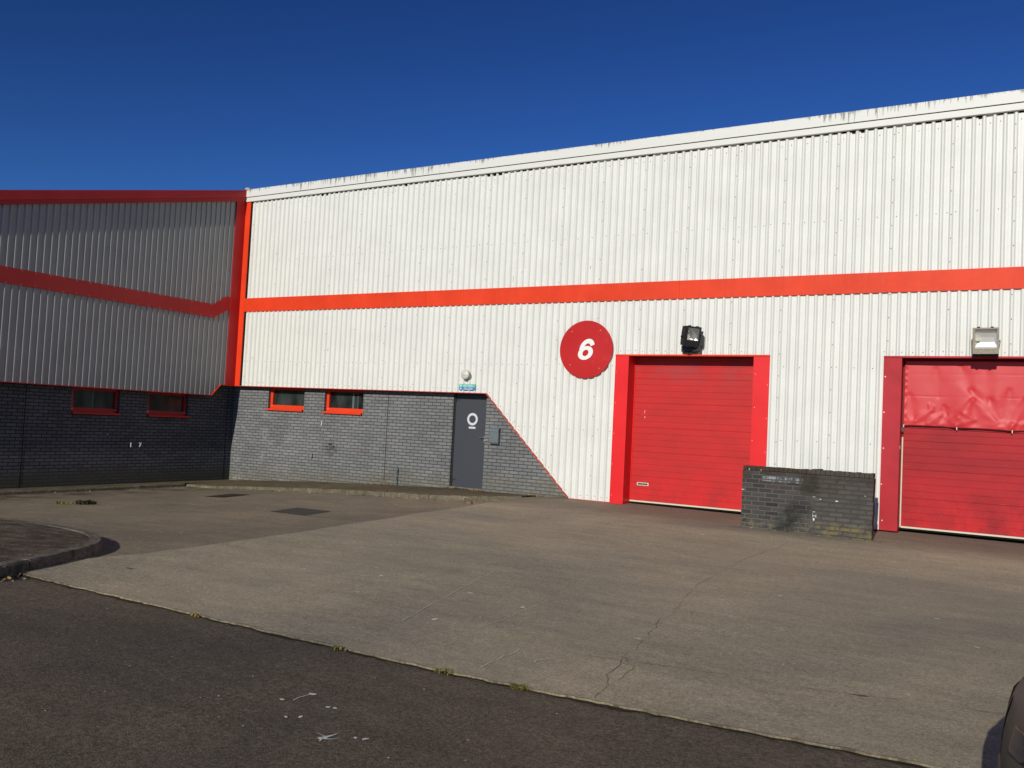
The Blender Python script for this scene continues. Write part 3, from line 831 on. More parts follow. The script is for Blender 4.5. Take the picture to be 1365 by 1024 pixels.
# sectional doors with reveals
def sect_door(D, panelmat, jambmat, zb, ztop, yp, first, seallab):
    x0, x1, lz = D; jl = x0+.290; jr = x1-.300
    for a, b in ((x0, jl), (jr, x1)):
        j = MB(); j.mat(jambmat).box(a+.001, b, -.016, .42, zb-.045, lz-.026)
        j.mat('palescrew')
        for z in [zb+.12+k*.62 for k in range(5)]:
            if random.random() < .85: screw(j, (a+rnd(.02, .05), -.016, z), (0, -1, 0), .010 if not first else .006, .006)
            if a > x0: screw(j, (b-.03, -.016, z-.2), (0, -1, 0), .006, .006)
        j.build('door_jamb', wh)
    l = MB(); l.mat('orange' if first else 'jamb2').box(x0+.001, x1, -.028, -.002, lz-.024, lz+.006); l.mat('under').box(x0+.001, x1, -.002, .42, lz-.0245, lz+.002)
    l.build('lintel', wh)
    # ribbed panel
    p = MB(); p.mat(panelmat); pr = []
    z = zb+.030; k = 0
    prof = [(z, 0.)]
    while z < lz-.05:
        z2 = z+.1235; dp = .009 if k % 4 == 3 else .0045
        prof += [(z2-.009, 0.), (z2-.004, dp), (z2+.001, dp), (z2+.004, 0.)]; z = z2; k += 1
    prof.append((lz-.02, 0.))
    V = []
    for z, dd in prof: V += [(jl-.01, yp+dd, z), (jr+.01, yp+dd, z)]
    p.add(V, [(2*i, 2*i+1, 2*i+3, 2*i+2) for i in range(len(prof)-1)])
    p.mat('gap').box(jl-.01, jr+.01, yp+.012, yp+.04, zb+.031, lz-.021)
    dr = p.build('loading_door', wh)
    s = MB(); s.mat('seal'); s.box(jl+.005, jr-.005, yp-.016, yp+.03, zb, zb+.028); s.mat('gap').box(jl+.005, jr-.005, yp-.006, yp+.03, zb-.03, zb-.001)
    s.build('bottom_seal', dr)
    return dr, jl, jr
dr1, jl1, jr1 = sect_door(D1, 'door1', 'jamb', .0, 2.93, .35, True, '')
tag(dr1, 'bright red sectional loading door beside the round red number sign')
q = MB(); q.mat('seal'); q.box(11.352, 11.60, .338, .3495, .335, .395); q.mat('gap').box(11.375, 11.578, .334, .3379, .350, .380)
q.mat('chrome').box(11.40, 11.55, .330, .3339, .357, .364)
q.build('pull_handle', dr1)
q = MB(); q.mat('palescrew'); q.prism([(11.44, .3475, 1.80), (11.455, .3475, 1.86), (11.462, .3475, 1.86), (11.448, .3475, 1.80)], (0, .0015, 0)); q.box(11.452, 11.464, .3475, .349, 1.70, 1.73)
q.mat('jamb').box(jl1+.001, jl1+.018, .335, .3495, .03, 2.92)
q.build('guide_rail', dr1)
dr2, jl2, jr2 = sect_door(D2, 'door2', 'jamb2', -.010, 2.93, .30, False, '')
tag(dr2, 'faded red sectional loading door half covered by a red tarpaulin')
q = MB(); q.mat('seal'); q.tube((jl2+.018, .272, .0), (jl2+.018, .272, 1.56), .013); q.mat('darkmetal'); q.tube((jl2+.018, .272, 1.56), (jl2+.018, .272, 2.9), .007)
for z in (.35, .72, 1.2): q.box(jl2+.002, jl2+.034, .268, .299, z, z+.04)
q.build('guide_rail', dr2)

# roof sheet and rear volume of the unit
q = MB(); q.mat('roofsheet').add([(0, .08, 7.30), (27, .08, 7.30), (27, 16, 8.6), (0, 16, 8.6)], [(0, 1, 2, 3)])
q.add([(27, .1, -.5), (27, 16, -.5), (27, 16, 8.6), (27, .1, 7.3)], [(0, 1, 2, 3)]); q.add([(0, 16, -.6), (27, 16, -.6), (27, 16, 8.6), (0, 16, 8.6)], [(0, 1, 2, 3)])
q.build('roof', wh)
q = MB(); q.mat('gap').box(10.2, 19.8, .44, .46, -.2, 3.2); q.box(.1, 10.2, .37, .38, -.5, 2.2); q.build('inner_lining', wh)

# ------------------------------------------------------------------ wing (shaded, x = 0 plane)
YEND = -13.0
slope = .2615
rz = lambda y: 7.352+slope*y
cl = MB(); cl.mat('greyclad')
def prof_left():
    c0 = -6.178; out = []
    k = -46
    while c0+k*PITCH < 0:
        c = c0+k*PITCH
        for du, dd in ((-.030, -.018), (-.0125, 0.002), (.0125, 0.002), (.030, -.018)): out.append((c+du, dd))
        k += 1
    return [p for p in out if YEND < p[0] < -.334]
def lbot(y): return 1.80 if y < -.768 else lerp(1.80, 2.092, min(1, (y+.768)/.285))
P = prof_left(); P.append((-.334, -.018))
for yb in (-.768, -.483):
    for i in range(len(P)-1):
        if P[i][0] < yb < P[i+1][0]:
            t = (yb-P[i][0])/(P[i+1][0]-P[i][0]); P.insert(i+1, (yb, lerp(P[i][1], P[i+1][1], t))); break
V = []
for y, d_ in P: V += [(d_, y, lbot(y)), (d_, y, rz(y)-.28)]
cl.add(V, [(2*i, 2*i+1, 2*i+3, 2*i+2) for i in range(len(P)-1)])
cl.mat('screw')
k = 0
yy = -.334-.1
for i in range(70):
    y = -6.178+(i-30)*PITCH
    if y > -.4 or y < -8: continue
    if i % 6 == 2:
        z = rz(y)-.55
        while z > lbot(y)+.1:
            if not (3.78 < z < 4.2): screw(cl, (.0, y, z), (1, 0, 0), .009)
            z -= .405
    for z in (5.0, 2.75, 1.9):
        if rz(y)-.4 > z and (i % 2 == 0): screw(cl, (-.018, y+PITCH/2, z), (1, 0, 0), .008)
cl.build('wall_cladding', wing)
# sloping fascia
q = MB()
def sl(mb, key, x0, x1, t0, t1, ya=YEND, yb=0.):
    mb.mat(key).prism([(x0, ya, rz(ya)+t0), (x0, yb, rz(yb)+t0), (x0, yb, rz(yb)+t1), (x0, ya, rz(ya)+t1)], (x1-x0, 0, 0))
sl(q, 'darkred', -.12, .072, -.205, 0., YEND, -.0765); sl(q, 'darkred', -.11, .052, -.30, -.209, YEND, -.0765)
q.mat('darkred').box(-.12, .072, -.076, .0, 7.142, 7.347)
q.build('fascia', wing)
# kinked band, proud of the ribs
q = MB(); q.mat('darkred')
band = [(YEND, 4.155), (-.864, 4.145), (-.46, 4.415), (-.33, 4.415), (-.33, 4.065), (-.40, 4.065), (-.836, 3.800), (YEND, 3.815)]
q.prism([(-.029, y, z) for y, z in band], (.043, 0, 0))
q.mat('palescrew')
for i in range(40):
    y = -.95-i*.3074
    for z in (4.12, 3.835): screw(q, (.014, y, z+rnd(-.005, .005)), (1, 0, 0), .0055, .004)
q.build('red_band', wing)
q = MB(); q.mat('darkred'); q.box(-.03, .024, -.332, -.0, 2.094, 7.04); q.mat('palescrew'); 
q.build('corner_trim', wing)
q = MB()
for (a, b) in (((YEND, 1.80), (-.768, 1.80)), ((-.765, 1.801), (-.480, 2.090)), ((-.478, 2.090), (-.001, 2.090))):
    q.mat('orange' if a[0] > -1 else 'darkred').prism([(-.06, a[0], a[1]), (-.06, b[0], b[1]), (-.06, b[0], b[1]-.018), (-.06, a[0], a[1]-.018)], (.086, 0, 0))
    q.mat('under').prism([(-.24, a[0], a[1]-.002), (-.24, b[0], b[1]-.002), (-.24, b[0], b[1]-.016), (-.24, a[0], a[1]-.016)], (.179, 0, 0))
q.build('drip_flashing', wing)
L1 = (-4.43, -3.23, 1.235, 2.2); L2 = (-2.475, -1.285, 1.235, 2.2)
P1 = lambda u, z, d: (-.2-d, u, z)
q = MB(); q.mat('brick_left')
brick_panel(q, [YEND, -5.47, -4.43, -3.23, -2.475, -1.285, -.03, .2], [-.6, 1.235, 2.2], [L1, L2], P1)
for h in (L1, L2): reveals(q, h, P1, .16)
q.mat('gap').box(-.205, -.196, -5.472, -5.458, -.45, 1.8); q.box(-.205, -.196, -.03, -.018, -.45, 2.09)
q.mat('palescrew'); q.box(-.202, -.197, -3.50, -3.487, .72, .75)
q.build('brick_wall', wing)
window(wing, L1, P1, kc='darkred', axis='y', blinds=((-3.85, -3.825),)); window(wing, L2, P1, kc='darkred', axis='y')
q = MB(); q.mat('gap').box(-.40, -.38, -12.5, .2, -.5, 2.2); q.build('inner_lining', wing)
q = MB(); q.mat('roofsheet').prism([(-.05, YEND, rz(YEND)-.04), (-.05, 0, rz(0)-.04), (-.05, 0, rz(0)-.06), (-.05, YEND, rz(YEND)-.06)], (-14, 0, 0))
q.add([(0, YEND, -.6), (-14, YEND, -.6), (-14, YEND, rz(YEND)-.05), (0, YEND, rz(YEND)-.05)], [(0, 1, 2, 3)])
q.add([(-14, .0, -.6), (-14, YEND, -.6), (-14, YEND, rz(YEND)-.05), (-14, .0, rz(0)-.05)], [(0, 1, 2, 3)])
q.build('roof', wing)
q = MB(); q.mat('vent'); q.smooth = True; q.lathe((-.02, .06, 7.30), (0, 0, 1), [(.055, 0), (.055, .07), (.085, .072), (.085, .10), (.07, .125), (.03, .14)], 16); q.build('vent_cap', wing)

# ------------------------------------------------------------------ things on the walls
s = thing('number_sign', (10.25, -.05, 3.06), 'round red sign with a white number 6 left of the nearer red door', 'sign')
q = MB(); q.mat('signred'); q.lathe((10.25, -.010, 3.06), (0, -1, 0), [(.598, 0), (.600, .003), (.600, .022), (.597, .025)], 72)
q.mat('darkmetal'); q.box(9.85, 10.65, -.010, -.001, 3.25, 3.30); q.box(9.85, 10.65, -.010, -.001, 2.8, 2.85)
q.mat('palescrew')
for a, r in ((.9, .5), (2.3, .5), (3.9, .47), (5.4, .5)): screw(q, (10.25+r*math.cos(a), -.035, 3.06+r*math.sin(a)), (0, -1, 0), .007, .004)
q.build('sign_disc', s)
q = MB(); q.mat('signwhite')
SH = .24
def sixpt(x, z, y): return (10.045+(x+SH*(z-.02))*.44, y, 2.842+z*.442)
N = 40; yf, yb_ = -.0385, -.0352
R_ = [[sixpt(.385+rx*math.cos(2*PI*i/N), .325+rz_*math.sin(2*PI*i/N), yy) for i in range(N)] for rx, rz_, yy in ((.375, .325, yb_), (.375, .325, yf), (.150, .150, yf), (.150, .150, yb_))]
q.rings(R_, False, False)
st = []
for i in range(25):
    a = math.radians(lerp(22, 200, i/24)); cxx, czz = .40+.285*math.cos(a), .56+.325*math.sin(a)
    wd = lerp(.115, .135, i/24); nx, nz = math.cos(a), math.sin(a)
    st.append((sixpt(cxx-nx*wd, czz-nz*wd*.9, yf-.0006), sixpt(cxx+nx*wd*.7, czz+nz*wd*.85, yf-.0006)))
V = [p for pr in st for p in pr]; q.add(V, [(2*i, 2*i+1, 2*i+3, 2*i+2) for i in range(24)])
q.build('number', s)

s = thing('alarm_bell', (7.345, 0, 2.49), 'small round cream alarm bell above the grey steel door', 'alarm')
q = MB(); q.mat('creamd'); q.smooth = True; q.lathe((7.345, .0, 2.49), (0, -1, 0), [(.060, -.02), (.060, .045), (.098, .047), (.108, .055), (.110, .085)], 32); q.build('body', s)
q = MB(); q.mat('cream'); q.smooth = True; q.lathe((7.345, -.085, 2.49), (0, -1, 0), [(.1095, 0), (.106, .012), (.090, .026), (.05, .036), (.02, .038), (.018, .043), (.004, .044)], 32); q.build('cover', s)

s = thing('safety_sign', (7.37, -.01, 2.21), 'small green and blue notice above the steel door, under the bell', 'sign')
q = MB(); q.mat('green').box(7.155, 7.585, -.014, -.004, 2.214, 2.284); q.mat('blue').box(7.155, 7.585, -.014, -.004, 2.146, 2.2135)
q.mat('lightprint')
for a, b, c, d_ in ((7.175, 7.225, 2.226, 2.272), (7.27, 7.50, 2.252, 2.266), (7.26, 7.36, 2.228, 2.242), (7.39, 7.53, 2.228, 2.242), (7.18, 7.22, 2.160, 2.198), (7.29, 7.37, 2.186, 2.200), (7.40, 7.52, 2.186, 2.200), (7.27, 7.51, 2.160, 2.173)):
    q.box(a, b, -.0155, -.0142, c, d_)
q.build('panel', s)

s = thing('letter_box', (8.05, .2, .985), 'plain grey metal letter box on the brick wall right of the steel door', 'letter box')
q = MB(); q.mat('lgrey')
q.prism([(7.935, .2, .985), (7.935, .125, .985), (7.935, .105, 1.02), (7.935, .105, 1.265), (7.935, .2, 1.30)], (.235, 0, 0)); q.build('body', s, bevel=.004)
q = MB(); q.mat('lgrey'); q.prism([(7.930, .199, 1.34), (7.930, .135, 1.335), (7.930, .10, 1.30), (7.930, .093, 1.255), (7.930, .099, 1.255), (7.930, .106, 1.295), (7.930, .199, 1.302)], (.245, 0, 0)); q.build('lid', s)

for ch, y, lab in (('1', -2.89, 'small white numeral one on the shaded brick wall, left of the seven'), ('7', -2.632, 'small white numeral seven on the shaded brick wall, nearer the sunlit wall')):
    q = MB(); q.mat('signwhite'); text_mesh(q, ch, .15, (-.165, y, .50), (0, 1, 0), (0, 0, 1), (1, 0, 0), .012, .0, .002)
    q.mat('darkmetal'); q.tube((-.2, y, .52), (-.16, y, .52), .004, 6)
    tag(q.build('wall_numeral'), lab, 'number')

# floodlights: local frame, lamp looks along -Y
def floodlight(name, loc, yaw, tilt, label, W, H, Dp, mcase, mframe, open_refl):
    t = thing(name, loc, label, 'floodlight', 'floodlights above the loading doors')
    t.rotation_euler = (0, 0, 0)
    R = Matrix.Rotation(yaw, 3, 'Z') @ Matrix.Rotation(tilt, 3, 'X')
    def tf(mb):
        mb.v = [tuple(R @ Vector(v)) for v in mb.v]; return mb
    w, h = W/2, H/2
    b = MB(); b.mat(mcase)
    # hollow case: tapered shell back + walls
    ring = lambda a, c, y, dz=0: [(-a, y, -c+dz), (a, y, -c+dz), (a, y, c+dz), (-a, y, c+dz)]
    b.rings([ring(w*.55, h*.5, Dp*.55), ring(w*.95, h*.95, Dp*.1), ring(w, h, -Dp*.35), ring(w, h, -Dp*.45), ring(w*.9, h*.9, -Dp*.45), ring(w*.86, h*.84, -Dp*.3)], True, False)
    for i in range(5): b.box(-w*.5, w*.5, Dp*.5, Dp*.62, -h*.45+i*h*.22, -h*.43+i*h*.22)
    tf(b).build('housing', t, local=True, bevel=.004)
    f = MB(); f.mat(mframe)
    fw = .028
    gl, gr, gb, gt = (-w, w, -h, h)
    bl = .03 if open_refl else .045; br_ = .022; bb = .085 if open_refl else .12; bt = .02 if open_refl else .028
    y0, y1 = -Dp*.45-.016, -Dp*.45-.001
    f.box(-w-.004, -w+bl, y0, y1, -h-.004, h+.004); f.box(w-br_, w+.004, y0, y1, -h-.004, h+.004)
    f.box(-w+bl, w-br_, y0, y1, -h-.004, -h+bb); f.box(-w+bl, w-br_, y0, y1, h-bt, h+.004)
    for sx in (-.55, .5):
        for sz, z0 in ((1, h+.004), (-1, -h-.018)): f.mat('black').box(sx*w-.02, sx*w+.02, y0-.004, y1+.02, z0, z0+.014)
    fr = tf(f).build('frame', t, local=True)
    r = MB(); r.mat('reflmatt' if open_refl else 'reflector')
    a, c = w*.86, h*.84
    r.rings([ring(a, c, -Dp*.30), ring(a*.95, c*.6, -Dp*.02, 0), ring(a*.7, c*.22, Dp*.12)], False, True)
    tf(r).build('reflector', t, local=True)
    r = MB(); r.mat('bulb'); r.tube((-a*.95, -Dp*.1, 0), (-a*.55, -Dp*.1, 0), .022); r.mat('glass'); r.tube((-a*.55, -Dp*.1, 0), (a*.6, -Dp*.1, 0), .010)
    tf(r).build('lamp', t, local=True)
    gls = MB(); gls.mat('glass').box(-w+bl, w-br_, -Dp*.45-.010, -Dp*.45-.006, -h+bb, h-bt); tf(gls).build('lens', t, local=True)
    # stirrup bracket to the wall (unrotated)
    k = MB(); k.mat('black' if not open_refl else 'darkmetal')
    cz = -.02
    L = R @ Vector((-w-.014, 0, cz)); Rr = R @ Vector((w+.014, 0, cz)); back = -loc[1]
    for p, sgn in ((L, -1), (Rr, 1)):
        k.tube(p, p-R @ Vector((sgn*.014, 0, 0)), .016)
        q_ = Vector((p.x*.9, back-.03, -h*.75)); dv = q_-p
        k.obox((p+q_)/2, dv/2, Vector((.004, 0, 0)), dv.cross(Vector((1, 0, 0))).normalized()*.016)
    k.box(-w*.9, w*.9, back-.034, back-.026, -h*.75-.02, -h*.75+.02)
    k.tube((0, back-.03, -h*.75), (0, back+.03, -h*.75), .01)
    k.build('bracket', t, local=True)
    return t, back
t1, bk = floodlight('floodlight', (12.50, -.20, 3.30), math.radians(58), math.radians(8), 'black floodlight turned to one side above the nearer loading door', .36, .38, .22, 'black', 'black', False)
q = MB(); q.mat('black'); q.box(-.18, .20, bk-.11, bk-.01, -.29, -.17); q.box(.13, .24, bk-.10, bk-.012, -.19, .03)
for i in range(6): q.box(-.16+i*.055, -.14+i*.055, bk-.10, bk-.02, -.31, -.29)
q.build('control_gear', t1, local=True, bevel=.006)
t2, bk = floodlight('floodlight', (17.50, -.22, 3.20), math.radians(-3), math.radians(14), 'pale rusty floodlight with bright reflector above the tarpaulin-covered door', .37, .42, .20, 'darkmetal', 'rustmetal', True)
q = MB(); q.mat('black'); q.box(-.19, .18, bk-.14, bk-.01, -.265, -.20); q.box(-.20, -.17, bk-.16, bk-.01, -.21, -.02); q.build('control_gear', t2, local=True, bevel=.006)

# tarpaulin over the second door
hooks = [(16.27, 1.765), (17.09, 1.755), (17.90, 1.742), (18.62, 1.75)]
NX, NZ = 150, 66
TF = [(17.31, 2.236, 17.06, 1.76, .034, .05), (17.33, 2.23, 17.69, 1.895, .034, .055), (17.12, 2.80, 17.29, 2.40, -.022, .07), (17.29, 2.40, 17.69, 1.91, -.024, .06),
      (17.47, 2.80, 17.57, 2.245, -.020, .08), (17.57, 2.245, 17.70, 1.91, -.022, .06), (16.44, 1.84, 16.67, 2.02, .022, .04), (16.64, 1.81, 16.84, 1.965, .024, .04),
      (16.84, 1.79, 17.09, 1.93, .024, .045), (16.66, 2.14, 16.72, 2.03, .022, .03), (16.88, 2.12, 16.93, 1.97, -.018, .035), (17.83, 1.72, 18.06, 1.87, .026, .045),
      (17.72, 1.79, 17.95, 1.86, .020, .035), (16.75, 2.75, 16.79, 2.28, -.012, .06), (17.06, 1.80, 17.35, 1.90, .020, .035), (17.16, 2.02, 17.32, 1.93, .018, .03),
      (18.1, 2.3, 17.9, 1.80, .03, .05), (18.1, 2.3, 18.45, 1.85, .03, .05), (17.85, 2.4, 17.78, 1.95, -.02, .06), (16.35, 2.3, 16.42, 1.9, -.012, .05)]
def tarp_pt(i, j):
    u = i/NX; v = j/NZ
    x = lerp(16.262, 18.68, u)
    # bottom scallop between hooks
    zb = 1.755
    for (a, za), (b, zb_) in zip(hooks, hooks[1:]):
        if a <= x <= b: t = (x-a)/(b-a); zb = lerp(za, zb_, t)+.009*4*t*(1-t)
    z = lerp(zb, 2.89, v)
    y = .235
    grow = (1-v)
    y -= .012*math.sin(x*5.1+.5)*(.4+.6*grow)+.009*math.sin(x*11.3+z*1.2)*grow
    for (xa, za, xb, zb2, amp, wd) in TF:
        dx, dz = xb-xa, zb2-za; L2 = dx*dx+dz*dz
        t = max(0, min(1, ((x-xa)*dx+(z-za)*dz)/L2)); dd = math.hypot(x-xa-dx*t, z-za-dz*t)
        ww = wd*(.45+.75*(1-abs(2*t-1)))
        y -= amp*.62*math.exp(-(dd/(ww*1.55))**2)
    # creased hem
    y -= .007*math.exp(-((v-.07)/.05)**2)*math.sin(x*23+2*math.sin(x*7))
    # left lacing edge
    if u < .02: y += .007*math.sin(v*50+2*math.sin(v*9))
    # fold creases from storage
    for zc in (2.28, 2.66): y += .004*math.exp(-((z-zc)/.006)**2)
    return (x, y, z)
q = MB(); q.mat('tarp'); q.smooth = True
q.add([tarp_pt(i, j) for j in range(NZ+1) for i in range(NX+1)], [(j*(NX+1)+i, j*(NX+1)+i+1, (j+1)*(NX+1)+i+1, (j+1)*(NX+1)+i) for j in range(NZ) for i in range(NX)])
tp = q.build('tarpaulin'); sm = tp.modifiers.new('thick', 'SOLIDIFY'); sm.thickness = .002
tag(tp, 'creased glossy red tarpaulin hanging over the upper half of the right loading door', 'tarpaulin')
q = MB(); q.mat('palescrew')
for hx, hz in hooks[:3]: q.box(hx-.006, hx+.006, .205, .225, hz-.035, hz+.012)
q.mat('darkmetal'); q.box(16.24, 16.27, .2, .225, 1.66, 1.74); q.tube((16.255, .21, 1.64), (16.255, .21, 1.76), .012, 8)
q.mat('dframe'); P = [(a, .22, b-.004) for a, b in hooks]
for a, b in zip(P, P[1:]): q.tube(a, b, .004, 6)
q.build('edge_cord', tp)

# ------------------------------------------------------------------ brick shelter wall
s = thing('brick_screen_wall', (15, -1.3, -.13), 'low dark engineering brick wall standing free between the two loading doors', 'wall')
q = MB(); q.mat('brick_shelter')
for k in range(14):
    z0 = -.185+k*.075; z1 = z0+.0745
    if z0 > .84: break
    z1 = min(z1, .868)
    j = .0035
    q.box(13.905+rnd(-j, j), 15.022, -1.28+rnd(-.0015, .0015), -1.06, z0, z1)
    q.box(15.024, 15.995+rnd(-.007, .007), -1.300+rnd(-.0015, .0015), -1.06, z0, z1)
q.build('brickwork', s)
q = MB(); q.mat('coping')
x = 13.912
while x < 15.98:
    w = .0735; hi = .938 if x < 15.0 else .943
    yb = -1.285 if x < 15.0 else -1.302
    hh = hi+rnd(-.004, .004)+(.012 if 15.0 < x < 15.12 else 0)
    q.box(x, min(x+w-.0015, 15.99), yb+rnd(-.003, .003), -1.055, .869, hh)
    x += w+.0015
q.build('coping', s, bevel=.005)
q = MB(); q.mat('dropping')
for x, z, w, h in ((15.10, .135, .030, .05), (15.11, .19, .045, .010), (15.085, .20, .008, .06), (15.135, .19, .008, .07), (15.10, .255, .04, .010), (13.93, .53, .05, .012), (15.45, .46, .05, .02), (15.88, .58, .02, .012), (14.02, .88, .01, .04), (14.22, .88, .008, .04), (15.1, .50, .05, .008), (15.2, .47, .03, .012)):
    n_ = 8; q.prism([(x+w*.5*math.cos(i*PI/4)*(1+rnd(-.3, .3)), -1.3035, z+h*.5*math.sin(i*PI/4)*(1+rnd(-.3, .3))) for i in range(n_)], (0, .0035, 0))
q.build('paint_splashes', s)

# ------------------------------------------------------------------ things on the ground
def flatframe(name, c, u, v, label, cat, mat, grid):
    """rectangular cover: c centre, u/v half vectors in plan"""
    t = thing(name, (c[0], c[1], yard(*c)), label, cat)
    U = Vector(u); Vv = Vector(v); z = yard(*c)
    def tilt(a, b, dz): p = Vector(c)+U*a+Vv*b; return (p.x, p.y, yard(p.x, p.y)+dz)
    q = MB(); q.mat('grate')
    q.add([tilt(a, b, .006) for a, b in ((-1, -1), (1, -1), (1, 1), (-1, 1), (-.9, -.9), (.9, -.9), (.9, .9), (-.9, .9))], [(0, 1, 5, 4), (1, 2, 6, 5), (2, 3, 7, 6), (3, 0, 4, 7)])
    q.build('frame', t)
    q = MB(); q.mat('gap' if grid else mat)
    q.add([tilt(a, b, .004) for a, b in ((-.9, -.9), (.9, -.9), (.9, .9), (-.9, .9))], [(0, 1, 2, 3)])
    q.mat(mat)
    if grid:
        for i in range(9):
            a = -.86+i*.2; q.add([tilt(x, y, .009) for x, y in ((a, -.9), (a+.11, -.9), (a+.11, .9), (a, .9))], [(0, 1, 2, 3)])
        for b in (-.45, 0, .45): q.add([tilt(x, y, .0105) for x, y in ((-.9, b-.05), (.9, b-.05), (.9, b+.05), (-.9, b+.05))], [(0, 1, 2, 3)])
    else:
        q.mat('crack'); q.add([tilt(x, y, .007) for x, y in ((-.9, -.015), (.9, -.015), (.9, .015), (-.9, .015))], [(0, 1, 2, 3)])
    q.build('grating' if grid else 'cover_plate', t)
flatframe('drain_grate', (3.60, -3.24), (.29, -.01), (-.14, .50), 'rusty drain grate in the yard near the wall corner', 'drain', 'grate', True)
flatframe('inspection_cover', (7.43, -5.10), (.42, -.03), (-.10, .42), 'flat dark square inspection cover in the asphalt in front of the steel door', 'manhole cover', 'cover', False)

q = MB(); q.mat('pipe'); q.tube((5.43, .12, -.16), (5.43, .12, .30), .014); q.lathe((5.43, .12, -.15), (0, 0, 1), [(.03, 0), (.03, .02), (.015, .05)], 10)
q.box(5.415, 5.445, .12, .2, .2, .225)
tag(q.build('pipe'), 'short thin blue-grey pipe standing against the sunlit brick wall', 'pipe')
a = Vector((8.38, -1.42, g(8.4, -1.4)+.02)); b = Vector((8.80, -1.95, g(8.8, -2)+.015))
dv = (b-a)/2
q = MB(); q.mat('wood').obox((a+b)/2, dv, Vector((dv.y, -dv.x, 0)).normalized()*.045, (0, 0, .03)); q.mat('signwhite').obox(a-dv.normalized()*.01, dv.normalized()*.012, Vector((dv.y, -dv.x, 0)).normalized()*.046, (0, 0, .031))
tag(q.build('timber_offcut', bevel=.006), 'weathered timber offcut lying by the kerb near the steel door', 'timber')

def weed(x, y, hf, r, h, n, mats, label, name='weed_clump'):
    mb = MB()
    for _ in range(n):
        a = rnd(0, 2*PI); d = r*math.sqrt(random.random()); px, py = x+d*math.cos(a)*1.0, y+d*math.sin(a)*.6
        z = hf(px, py); L = h*rnd(.4, 1.1); b_ = rnd(0, 2*PI); lean = rnd(.2, .9)
        w = L*rnd(.12, .3); dx, dy = math.cos(b_), math.sin(b_)
        mb.mat(random.choice(mats))
        p0 = Vector((px, py, z)); p1 = p0+Vector((dx*lean*L*.5, dy*lean*L*.5, L*.6)); p2 = p0+Vector((dx*lean*L, dy*lean*L, L*rnd(.7, 1)))
        s_ = Vector((-dy, dx, 0))*w
        mb.add([p0-s_*.3, p0+s_*.3, p1+s_, p1-s_, p2], [(0, 1, 2, 3), (3, 2, 4)])
    o = mb.build(name); return tag(o, label, 'weed', 'weeds in the paving joints')
base_r = lambda x, y: g(x, y)-.012
weed(3.50, -6.42, yard, .25, .085, 150, ['weeddark', 'weeddark', 'dirt'], 'dark low weed patch in the yard near the shaded wall')
weed(3.15, -6.62, yard, .20, .07, 70, ['weedry', 'weed'], 'yellowed flat weed beside the dark weed patch in the yard')
for x, y, r, k, lab in ((12.29, -11.37, .06, 26, 'yellowing weed tuft in the concrete edge, leftmost of four'), (13.76, -11.36, .06, 30, 'green weed tuft in the concrete edge, second from the left'), (14.63, -11.33, .07, 36, 'small green weed tuft in the concrete edge, third from the left'), (15.18, -11.29, .075, 60, 'fullest green weed tuft in the concrete edge, nearest the camera')):
    weed(x, y, base_r, r, .028, k*2, ['weed', 'weedry'] if x > 13 else ['weedry'], lab)
def litter(name, pts, n, hf, label, mats):
    mb = MB()
    for _ in range(n):
        x, y, sx, sy = random.choice(pts); px, py = x+random.gauss(0, sx), y+random.gauss(0, sy)
        z = hf(px, py)+rnd(.002, .02); s_ = rnd(.012, .035); a = rnd(0, PI); t_ = rnd(-.6, .6)
        u = Vector((math.cos(a), math.sin(a), t_))*s_; v = Vector((-math.sin(a), math.cos(a), rnd(-.5, .5)))*s_*.5
        p = Vector((px, py, z)); mb.mat(random.choice(mats)); mb.add([p-u, p-v, p+u, p+v], [(0, 1, 2, 3)])
    o = mb.build(name); o['kind'] = 'stuff'; o['label'] = label; o['category'] = 'leaf litter'; return o
pz = lambda x, y: interp(x, base_z)-.0
litter('dry_leaves', [(4.9, .10, .22, .04), (5.2, .08, .15, .04), (7.70, .12, .10, .05), (7.2, .16, .2, .03), (7.0, .12, .08, .03), (9.3, .02, .15, .04)], 420, pz, 'straw-coloured dry leaves drifted along the foot of the sunlit brick wall', ['straw', 'straw', 'wood'])
litter('dirt_fragments', [(2.2, -1.40, 1.2, .03), (6.5, -1.68, .9, .04), (.30, -4, .05, 1.8), (8.6, -1.1, .3, .2), (14.9, -1.36, .7, .02), (10.05, -11.6, .06, .15)], 420, lambda x, y: yard(x, y)+.0, 'scattered dirt and leaf fragments along the kerbs and low wall', ['straw', 'dirt', 'chip', 'wood'])

